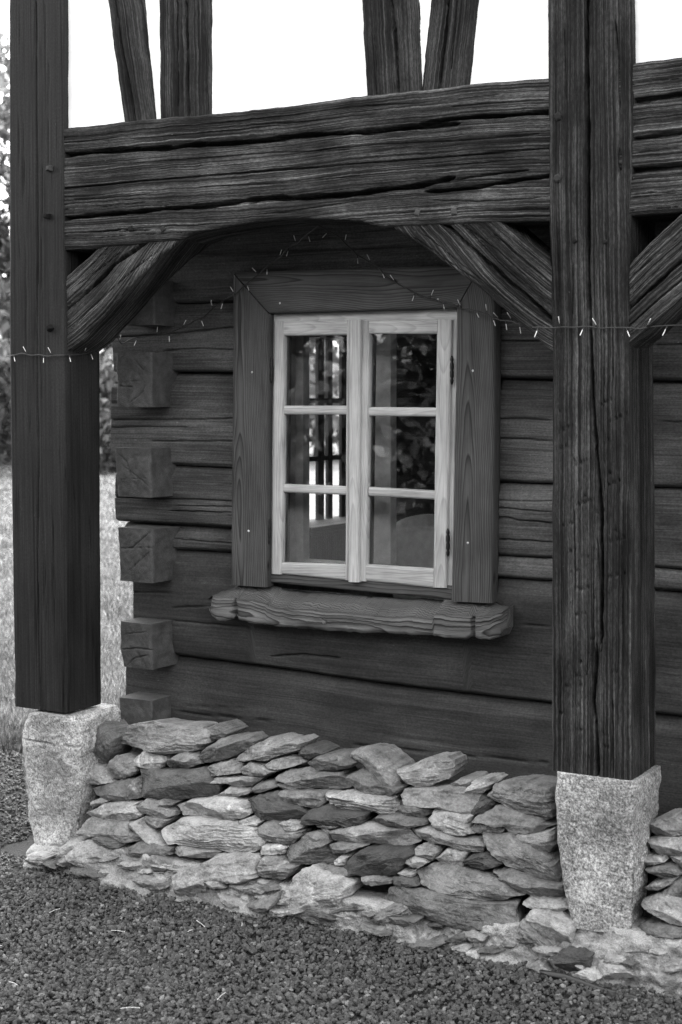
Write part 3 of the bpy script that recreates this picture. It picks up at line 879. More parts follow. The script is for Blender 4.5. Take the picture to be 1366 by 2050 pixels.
LOGS = [(228, 1700, [(220, 380), (1700, 250)], L0b, 0.02, 0.02, [([(240, 520), (470, 505), (900, 490)], 0.003, 0.01)]),
        (228, 510, L0b, L1b, 0.035, 0.02, [([(240, 675), (350, 668), (470, 655)], 0.003, 0.012), ([(330, 702), (400, 698), (470, 700)], 0.0025, 0.01)]),
        (945, 1700, L0b, L1b, 0.035, 0.02, [([(990, 681), (1050, 684), (1110, 682)], 0.003, 0.012), ([(1310, 690), (1500, 690)], 0.003, 0.012)]),
        (224, 510, L1b, L2b, 0.045, 0.045, [([(230, 840), (350, 840), (470, 838)], 0.003, 0.012), ([(225, 856), (300, 854), (380, 856)], 0.0025, 0.01), ([(300, 882), (400, 884), (470, 883)], 0.003, 0.012)]),
        (945, 1700, L1b, L2b, 0.04, 0.04, [([(985, 838), (1040, 838), (1110, 841)], 0.003, 0.012), ([(985, 877), (1060, 880), (1110, 884)], 0.003, 0.012), ([(1320, 845), (1500, 848)], 0.003, 0.012)]),
        (233, 510, L2b, L3b, 0.035, 0.028, [([(230, 995), (400, 1000), (470, 1003)], 0.003, 0.012), ([(340, 1022), (470, 1026)], 0.0025, 0.012), ([(350, 1012), (470, 1014)], 0.002, 0.01)]),
        (945, 1700, L2b, L3b, 0.04, 0.03, [([(985, 1040), (1010, 1034), (1040, 1042), (1110, 1046)], 0.003, 0.014), ([(985, 1078), (1110, 1085)], 0.0025, 0.01), ([(990, 1015), (1110, 1025)], 0.002, 0.01)]),
        (240, 510, L3b, L3c, 0.05, 0.05, [([(340, 1078), (470, 1088)], 0.002, 0.01)]),
        (945, 1700, L3b, L3c, 0.03, 0.014, None),
        (268, 1700, L4t, L4b, 0.045, 0.022, [([(545, 1314), (600, 1310), (680, 1317)], 0.004, 0.012), ([(350, 1216), (420, 1213)], 0.0025, 0.01), ([(350, 1243), (460, 1252), (560, 1262)], 0.002, 0.008),
                                             ([(990, 1248), (1100, 1254)], 0.002, 0.008), ([(270, 1185), (350, 1187)], 0.002, 0.008)]),
        (254, 1700, L4b, [(220, 1600), (700, 1680), (1366, 1780), (1700, 1830)], 0.05, 0.038, [([(355, 1425), (450, 1434), (560, 1444)], 0.0025, 0.01), ([(700, 1490), (900, 1510), (1100, 1527)], 0.0025, 0.01),
                                                                                            ([(350, 1412), (500, 1418)], 0.0018, 0.006)])]
for i, (x0, x1, tp, bt, bev, bevd, ck) in enumerate(LOGS):
    n = int(max(60, (x1 - x0) / 4))
    if x1 == 1700: x1, tp, bt = 2300, ext(tp), ext(bt)
    A, B = hstrip(x0, x1, off(tp, 1), off(bt, -1.2), YW, n)
    plank('log', A, B, 0.15, M['log'] if i < 9 else M['log2'], house, nv=90 if i not in (7, 8) else 40, nd=3, hf=log_h(101 + i * 7, bev, bevd, cracks_fn(ck, YW, 55 + i) if ck else None, 1.3 if i < 8 else 0.6), rnd=0.004, seed=i, wob=0.002)

# heads of the cross logs at the corner
ENDS = [([(560, 242), (651, 246)], [(560, 306), (651, 309)], 0), ([(706, 231), (815, 233)], [(706, 303), (820, 304)], 1), ([(897, 228), (995, 235)], [(897, 300), (997, 303)], 2),
        ([(1058, 235), (1165, 239)], [(1058, 305), (1168, 306)], 3), ([(1247, 239), (1300, 240), (1338, 248)], [(1247, 302), (1340, 306)], 4), ([(1400, 238), (1520, 239)], [(1400, 303), (1520, 303)], 5)]
ECK = [[], [([(232, 772), (265, 775)], 0.003, 0.012), ([(262, 805), (285, 785), (290, 770)], 0.003, 0.012), ([(250, 765), (278, 762)], 0.0025, 0.01), ([(270, 720), (285, 740)], 0.002, 0.01)],
       [([(232, 905), (255, 925), (262, 950)], 0.0025, 0.01), ([(240, 960), (300, 957)], 0.002, 0.008), ([(245, 930), (300, 975)], 0.002, 0.008)],
       [([(238, 1098), (265, 1097), (300, 1066)], 0.003, 0.012), ([(262, 1140), (300, 1105)], 0.003, 0.012), ([(238, 1098), (305, 1096)], 0.002, 0.008)],
       [([(243, 1300), (280, 1298), (306, 1302)], 0.003, 0.014), ([(250, 1335), (270, 1318), (300, 1310)], 0.0025, 0.012), ([(246, 1270), (300, 1264)], 0.002, 0.008)], []]
for (l, r, i), ck in zip(ENDS, ECK):
    A, B = vstrip(l[0][0], l[-1][0], l, r, YW - 0.125, 60)
    fn = cracks_fn([(l_, w_ * 0.6, d_ * 0.6) for l_, w_, d_ in ck], YW - 0.125, 91 + i) if ck else None
    def hf(U, V, pts, i=i, fn=fn):
        h = 0.005 * fbm(pts[:, 0] * 12, pts[:, 2] * 12, 0, 300 + i, 4) + 0.0012 * fbm(pts[:, 0] * 60, pts[:, 2] * 60, 0, 310 + i, 3)
        return h + (fn(pts) if fn else 0)
    def hs(U, K, pts, wh, i=i):
        return (0.006 * fbm(pts[:, 1] * 9, pts[:, 2] * 14, wh, 320 + i, 4)).reshape(-1)
    plank('log_end', A, B, 0.26, M['logend'], house, nv=50, nd=24, hf=hf, hs=hs, wob=0.004, seed=70 + i, rnd=0.005)

# side wall of the log room with its window, seen through the glass; floors, ceiling, room walls
XL = float(P(250, 800, YW)[0]); XI = XL + 0.17
YB = 4.6; XRr = 3.2; ZF = 0.32; ZC = 2.12
ga = PX(612, 683, XI); gb = PX(694, 1042, XI)
XO = XL + 0.05
gy0, gy1, gz0, gz1 = ga[1], PX(700, 800, XO)[1] + 0.02, gb[2], ga[2] + 0.02
box('gable_wall', (XL, YW + 0.12, 0.10), (XI, gy0, ZC + 0.12), M['log'], house)
box('gable_wall', (XL, gy1, 0.10), (XI, YB, ZC + 0.12), M['log'], house)
box('gable_wall', (XL, gy0, 0.10), (XI, gy1, gz0), M['log'], house)
box('gable_wall', (XL, gy0, gz1), (XI, gy1, ZC + 0.12), M['log'], house)
gw = link('gable_window', box('x', (XL + 0.02, gy0, gz0), (XI, gy0 + 0.02, gz1), M['casing']).data, None, house)
bpy.data.objects.remove([o for o in bpy.data.objects if o.name.startswith('x') and o.parent is None][0])
for a, b in [(604, 613), (635, 647), (655, 664), (682, 694)]:
    ya = PX(a, 800, XO)[1]; yb = PX(b, 800, XO)[1]
    box('mullion', (XO - 0.008, ya, gz0), (XO + 0.006, yb, gz1), M['casing'] if a < 650 else M['roomdark'], gw)
for zc in (PX(650, 802, XO)[2], PX(650, 917, XO)[2]):
    box('muntin', (XO - 0.006, gy0, zc - 0.011), (XO + 0.004, gy1, zc + 0.011), M['casing'], gw)
box('window_ledge', (XI - 0.03, gy0 - 0.05, gz0 - 0.04), (XI + 0.06, gy1 + 0.05, gz0 - 0.001), M['casing'], gw)
box('room_floor', (XI, YW + 0.15, ZF - 0.06), (XRr, YB - 0.02, ZF), M['roomdark'], house)
box('room_wall', (XL, YB, 0.0), (XRr + 0.15, YB + 0.15, ZC + 0.12), M['room'], house)
box('room_wall', (XRr, YW + 0.15, 0.0), (XRr + 0.15, YB, ZC + 0.12), M['room'], house)
z_up = float(P(600, 300, 0.2)[2])
XP = float(P(60, 500, 0.0)[0])
box('upper_floor', (XP, 0.212, ZC + 0.13), (XRr + 0.4, YB + 0.4, ZC + 0.30), M['roomdark'], house)
box('room_ceiling', (XL, YW + 0.14, ZC), (XRr + 0.15, YB, ZC + 0.12), M['room'], house)
box('upper_wall', (XP, 0.2, ZC + 0.305), (XP + 0.08, YB + 0.3, 3.6), M['plaster'], house)
box('upper_wall', (XP + 0.09, YB + 0.2, ZC + 0.305), (XRr + 0.3, YB + 0.3, 3.6), M['plaster'], house)
box('upper_wall', (XRr + 0.31, 0.2, ZC + 0.305), (XRr + 0.4, YB + 0.3, 3.6), M['plaster'], house)

# pitched roof, out of view, added to shade the yard; ridge along the facade
zr0, zr1, ym = 3.6, 6.4, (0.05 + YB + 0.4) / 2
V = np.array([[x, y, z] for x in (XP - 0.05, XRr + 0.5) for y, z in ((0.05, zr0), (ym, zr1), (YB + 0.4, zr0))])
V = np.concatenate([V, V + np.array([0, 0, 0.12])])
link('shade_roof', mesh_from('shade_roof', V, faces=[[0, 3, 4, 1], [1, 4, 5, 2], [6, 7, 10, 9], [7, 8, 11, 10], [0, 6, 9, 3], [2, 5, 11, 8], [0, 1, 7, 6], [1, 2, 8, 7], [3, 9, 10, 4], [4, 10, 11, 5]], smooth=False), M['roomdark'], house)
for xg in (XP, XRr + 0.4):
    V = np.array([[xg, 0.2, zr0 + 0.002], [xg, ym, zr1 - 0.1], [xg, YB + 0.3, zr0 + 0.002]])
    V = np.concatenate([V, V + np.array([0.08, 0, 0])])
    link('gable', mesh_from('gable', V, faces=[[0, 1, 2], [3, 5, 4], [0, 3, 4, 1], [1, 4, 5, 2], [0, 2, 5, 3]], smooth=False), M['plaster'], house)

# ---- window
win = bpy.data.objects.new('window', None); COL.objects.link(win); win.parent = house
def casing(a, b, seed):
    A, B = gstrip(a, b, 0.368, 60)
    def hf(U, V, pts): return (0.0012 * fbm(U * 3, V * 30, 0, seed, 3)).reshape(-1)
    return plank('casing_board', A, B, 0.05, M['casing'], win, nv=16, nd=3, hf=hf, rnd=0.003, seed=seed)
casing([(467, 548), (465, 860), (463, 1171)], [(538, 629), (535, 900), (533, 1176)], 1)
casing([(468.5, 546), (700, 538), (963, 529)], [(539.5, 627), (720, 622), (914, 615.5)], 2)
casing([(915.5, 617), (911, 910), (904, 1204)], [(965, 530), (991, 600), (989, 900), (984, 1208)], 3)
for px, py in [(505, 745), (498, 1063), (947, 742), (937, 1087), (561, 607), (877, 600)]:
    peg(px, py, 0.368, 0.004, win, 0.002, mat='screw', name='screw')

def wbar(name, quad, Y, depth, mat='frame', rnd=0.003, parent=None, nseg=40, nv=8):
    """quad: edge a (2 px pts) and edge b (2 px pts)"""
    A, B = gstrip(quad[0], quad[1], Y, nseg)
    return plank(name, A, B, depth, M[mat], parent or win, nv=nv, nd=2, hf=lambda U, V, p: (0.0005 * fbm(U * 4, V * 60, 0, 5, 3)).reshape(-1), rnd=rnd)
# fixed frame
wbar('frame_rail', [[(538, 629), (916, 617)], [(539, 645), (915, 642)]], 0.402, 0.06)
wbar('frame_stile', [[(532, 640), (527, 1160)], [(550, 640), (546, 1160)]], 0.401, 0.06)
wbar('frame_stile', [[(904, 640), (893, 1190)], [(917, 640), (906, 1200)]], 0.401, 0.06)
wbar('frame_rail', [[(530, 1146), (908, 1172)], [(528, 1165), (908, 1201)]], 0.398, 0.06, 'casing')
# sashes: each one with stiles and rails, two glazing bars and three panes
def sash(xs, rows, ytop, ybot, lab):
    (lo0, lo1), (li0, li1), (ri0, ri1), (ro0, ro1) = xs
    tl, tr = ytop; bl, brr = ybot
    Y = 0.390
    wbar('sash_stile', [[(lo0, tl), (lo1, bl)], [(li0, tl + 1), (li1, bl + 1)]], Y, 0.05)
    wbar('sash_stile', [[(ri0, tr - 1), (ri1, brr - 1)], [(ro0, tr), (ro1, brr)]], Y, 0.05)
    # rails between the stiles
    wbar('sash_rail', [[(li0 - 1, tl), (ri0 + 1, tr)], [(li0 - 1, rows[0][0][0]), (ri0 + 1, rows[0][0][1])]], Y + 0.0015, 0.045)
    wbar('sash_rail', [[(li1 - 1, rows[2][1][0]), (ri1 + 1, rows[2][1][1])], [(li1 - 1, bl), (ri1 + 1, brr)]], Y + 0.0015, 0.045)
    for k in (0, 1):
        wbar('glazing_bar', [[(li0 - 2, rows[k][1][0]), (ri0 + 2, rows[k][1][1])], [(li0 - 2, rows[k + 1][0][0]), (ri0 + 2, rows[k + 1][0][1])]], Y + 0.004, 0.03, rnd=0.005)
    for (t0, t1), (b0, b1) in rows:
        A, B = gstrip([(li0 - 4, t0 - 4), (ri0 + 4, t1 - 4)], [(li0 - 4, b0 + 4), (ri0 + 4, b1 + 4)], Y + 0.018, 2)
        plank('pane', A, B, 0.004, M['glass'], win, nv=1, nd=1, rnd=0.0, smooth=False)
sash([(549, 543), (569, 564), (694, 691), (700, 697)], [((672, 670), (812, 812)), ((830, 830), (969, 974)), ((986, 991), (1126, 1130))], (643, 641), (1149, 1162), 'l')
sash([(720, 716), (740, 733), (875, 867), (905, 893)], [((668, 668), (815, 816)), ((833, 834), (975, 983)), ((993, 1001), (1130, 1139))], (641, 640), (1163, 1177), 'r')
wbar('astragal', [[(698, 641), (696, 1165)], [(721, 640), (717, 1166)]], 0.374, 0.03, rnd=0.006)
# hinges
for px, py0, py1 in [(543.5, 715, 767), (538.5, 1038, 1090), (905, 712, 770), (897, 1058, 1114)]:
    zc = np.linspace(P(px, py1, 0.386)[2], P(px, py0, 0.386)[2], 15); c = P(px, (py0 + py1) / 2, 0.384)
    rr = np.array([0.002, 0.005, 0.006, 0.004, 0.0065, 0.0065, 0.0065, 0.005, 0.0065, 0.0065, 0.0065, 0.004, 0.006, 0.005, 0.002])
    V, q, f = tube(np.stack([np.full(15, c[0]), np.full(15, c[1]), zc], -1), rr, 8)
    link('hinge', mesh_from('hinge', V, quads=q, faces=f), M['iron'], win)
# inner reveal and inner casement
YR0, YR1 = 0.462, 0.60
xl_ = P(552, 800, 0.43)[0]; xr_ = P(905, 800, 0.43)[0]; zt = P(700, 640, 0.45)[2]; zb = P(700, 1150, 0.45)[2]
box('reveal_board', (xl_ - 0.03, YR0, zb), (xl_, YR1, zt), M['white'], win, 0.002)
box('reveal_board', (xr_, YR0, zb), (xr_ + 0.03, YR1, zt), M['white'], win, 0.002)
box('reveal_board', (xl_ - 0.03, YR0, zt + 0.001), (xr_ + 0.03, YR1, zt + 0.03), M['white'], win, 0.002)
box('reveal_board', (xl_ - 0.03, YR0, zb - 0.035), (xr_ + 0.03, YR1, zb - 0.001), M['white'], win, 0.002)
Yi = 0.56
def inner(x0, x1, y0, y1, dpt=0.045):
    a = P(x0, y0, Yi); b = P(x1, y1, Yi)
    box('inner_casement', (a[0], Yi, b[2]), (b[0], Yi + dpt, a[2]), M['white'], win, 0.003)
inner(585, 607, 640, 1170); inner(745, 782, 640, 1170)
a = P(607, 1120, Yi); b = P(745, 1160, Yi); box('inner_casement', (a[0], Yi + 0.003, b[2]), (b[0], Yi + 0.04, a[2]), M['white'], win, 0.003)
a = P(782, 1136, Yi); b = P(900, 1175, Yi); box('inner_casement', (a[0], Yi + 0.003, b[2]), (b[0], Yi + 0.04, a[2]), M['white'], win, 0.003)

# sill board with carved ends
SL = [(410, 1203), (418, 1197), (470, 1201), (530, 1211), (535, 1216), (700, 1231), (865, 1241), (868, 1230), (900, 1233), (935, 1235), (948, 1236), (980, 1234), (1000, 1229), (1006, 1225)]
SBt = [(410, 1215), (420, 1236), (436, 1243), (465, 1241), (470, 1234), (474, 1243), (600, 1259), (800, 1271), (930, 1280), (945, 1274), (950, 1278), (980, 1283), (998, 1278), (1006, 1258)]
YS = 0.325
A, B = hstrip(411, 1005, SL, SBt, YS, 420)
sck = cracks_fn([([(468, 1200), (472, 1245)], 0.012, 0.02), ([(945, 1228), (947, 1285)], 0.012, 0.02), ([(640, 1236), (660, 1250)], 0.002, 0.004)], YS, 200)
def sill_h(U, V, pts):
    h = 0.004 * fbm(U * 3, V * 40, 0, 210, 4).reshape(-1) + 0.003 * fbm(U * 14, V * 20, 0, 211, 3).reshape(-1) + sck(pts)
    L = U.max(); e = np.minimum(U, L - U).reshape(-1)
    return h - 0.035 * np.clip(1 - e / 0.05, 0, 1) ** 2
sill = plank('window_sill', A, B, 0.105, M['sill'], house, nv=36, nd=14, hf=sill_h, hs=lambda U, K, p, wch: (0.002 * fbm(U * 4, K * 40, wch, 220, 3) + (0.050 * np.clip(K / 0.10, 0, 1) * np.clip(np.minimum(U, U.max() - U) / 0.10, 0.25, 1) if wch == 2 else 0)).reshape(-1), rnd=0.008, seed=8, wob=0.008)
sill['label'] = 'thick carved window sill of bare wood'
peg(649, 1246, YS, 0.006, sill, 0.004, mat='sill', name='peg')

# chair added to give the unclear pale shape in the lower pane
ch = empty('chair', 'pale padded chair built for an unclear pale shape in the lower right pane', 'chair')
cb = P(850, 1090, 1.5)
th = np.linspace(0.15 * np.pi, 0.85 * np.pi, 16)
A = np.stack([cb[0] + 0.20 * np.cos(th), np.full(16, 1.5), cb[2] - 0.02 + 0.14 * np.sin(th)], -1)
B = np.stack([cb[0] + 0.16 * np.cos(th), np.full(16, 1.5), np.full(16, cb[2] - 0.25)], -1)
plank('backrest', A, B, 0.06, M['cloth'], ch, nv=6, nd=2, rnd=0.01)
box('seat', (cb[0] - 0.2, 1.58, cb[2] - 0.36), (cb[0] + 0.2, 1.98, cb[2] - 0.27), M['cloth'], ch, 0.02)
for sx in (-1, 1):
    for yy in (1.62, 1.94):
        box('leg', (cb[0] + sx * 0.17 - 0.02, yy - 0.02, ZF + 0.001), (cb[0] + sx * 0.17 + 0.02, yy + 0.02, cb[2] - 0.362), M['roomdark'], ch)

# ------------------------------------------------------------------ granite blocks under the posts
def rock_h(seed, amp, sc=7):
    def fn(U, V, pts):
        return amp * (0.7 * fbm(pts[:, 0] * sc, pts[:, 2] * sc, pts[:, 1] * sc, seed, 4) + 0.16 * fbm(pts[:, 0] * sc * 7, pts[:, 2] * sc * 7, pts[:, 1] * sc * 7, seed + 9, 3))
    return fn


def rock_s(seed, amp, sc=7):
    f = rock_h(seed, amp, sc)
    return lambda U, K, pts, wch: f(U, K, pts)


A, B = vstrip(1556, 1866, [(1556, 1113), (1600, 1110), (1700, 1113), (1750, 1122), (1800, 1130), (1866, 1146)], [(1556, 1268), (1700, 1267), (1800, 1263), (1866, 1262)], -0.012, 130)
gb_ = plank('granite_block', A, B, 0.222, M['granite'], None, nv=64, nd=60, hf=rock_h(401, 0.012), hs=lambda U, K, p, wch: rock_h(402, 0.015)(U, K, p) * np.clip(U.reshape(-1) / 0.05, 0, 1) - (0.05 * np.clip((K - 0.13) / 0.1, 0, 1) * np.clip((U - 0.12) / 0.15, 0, 1)).reshape(-1), wob=0.006, seed=81, rnd=0.012)
tag(gb_, 'speckled squared granite block under the weathered axe-marked post', 'stone block', 'granite blocks under the posts')
A, B = vstrip(1430, 1712, [(1430, 62), (1436, 48), (1460, 38), (1490, 33), (1540, 35), (1600, 41), (1660, 50), (1700, 60), (1712, 66)],
              [(1430, 140), (1440, 148), (1480, 152), (1560, 152), (1620, 146), (1712, 136)], -0.01, 120)
lc = cracks_fn([([(40, 1480), (90, 1487), (150, 1497)], 0.003, 0.008)], -0.01, 88)
gl_ = plank('granite_block', A, B, 0.24, M['granite2'], None, nv=64, nd=50, hf=lambda U, V, p: rock_h(411, 0.016)(U, V, p) + lc(p), hs=rock_s(412, 0.022), wob=0.008, seed=85, rnd=0.03)
tag(gl_, 'pale rounded granite block under the smooth dark corner post', 'stone block', 'granite blocks under the posts')

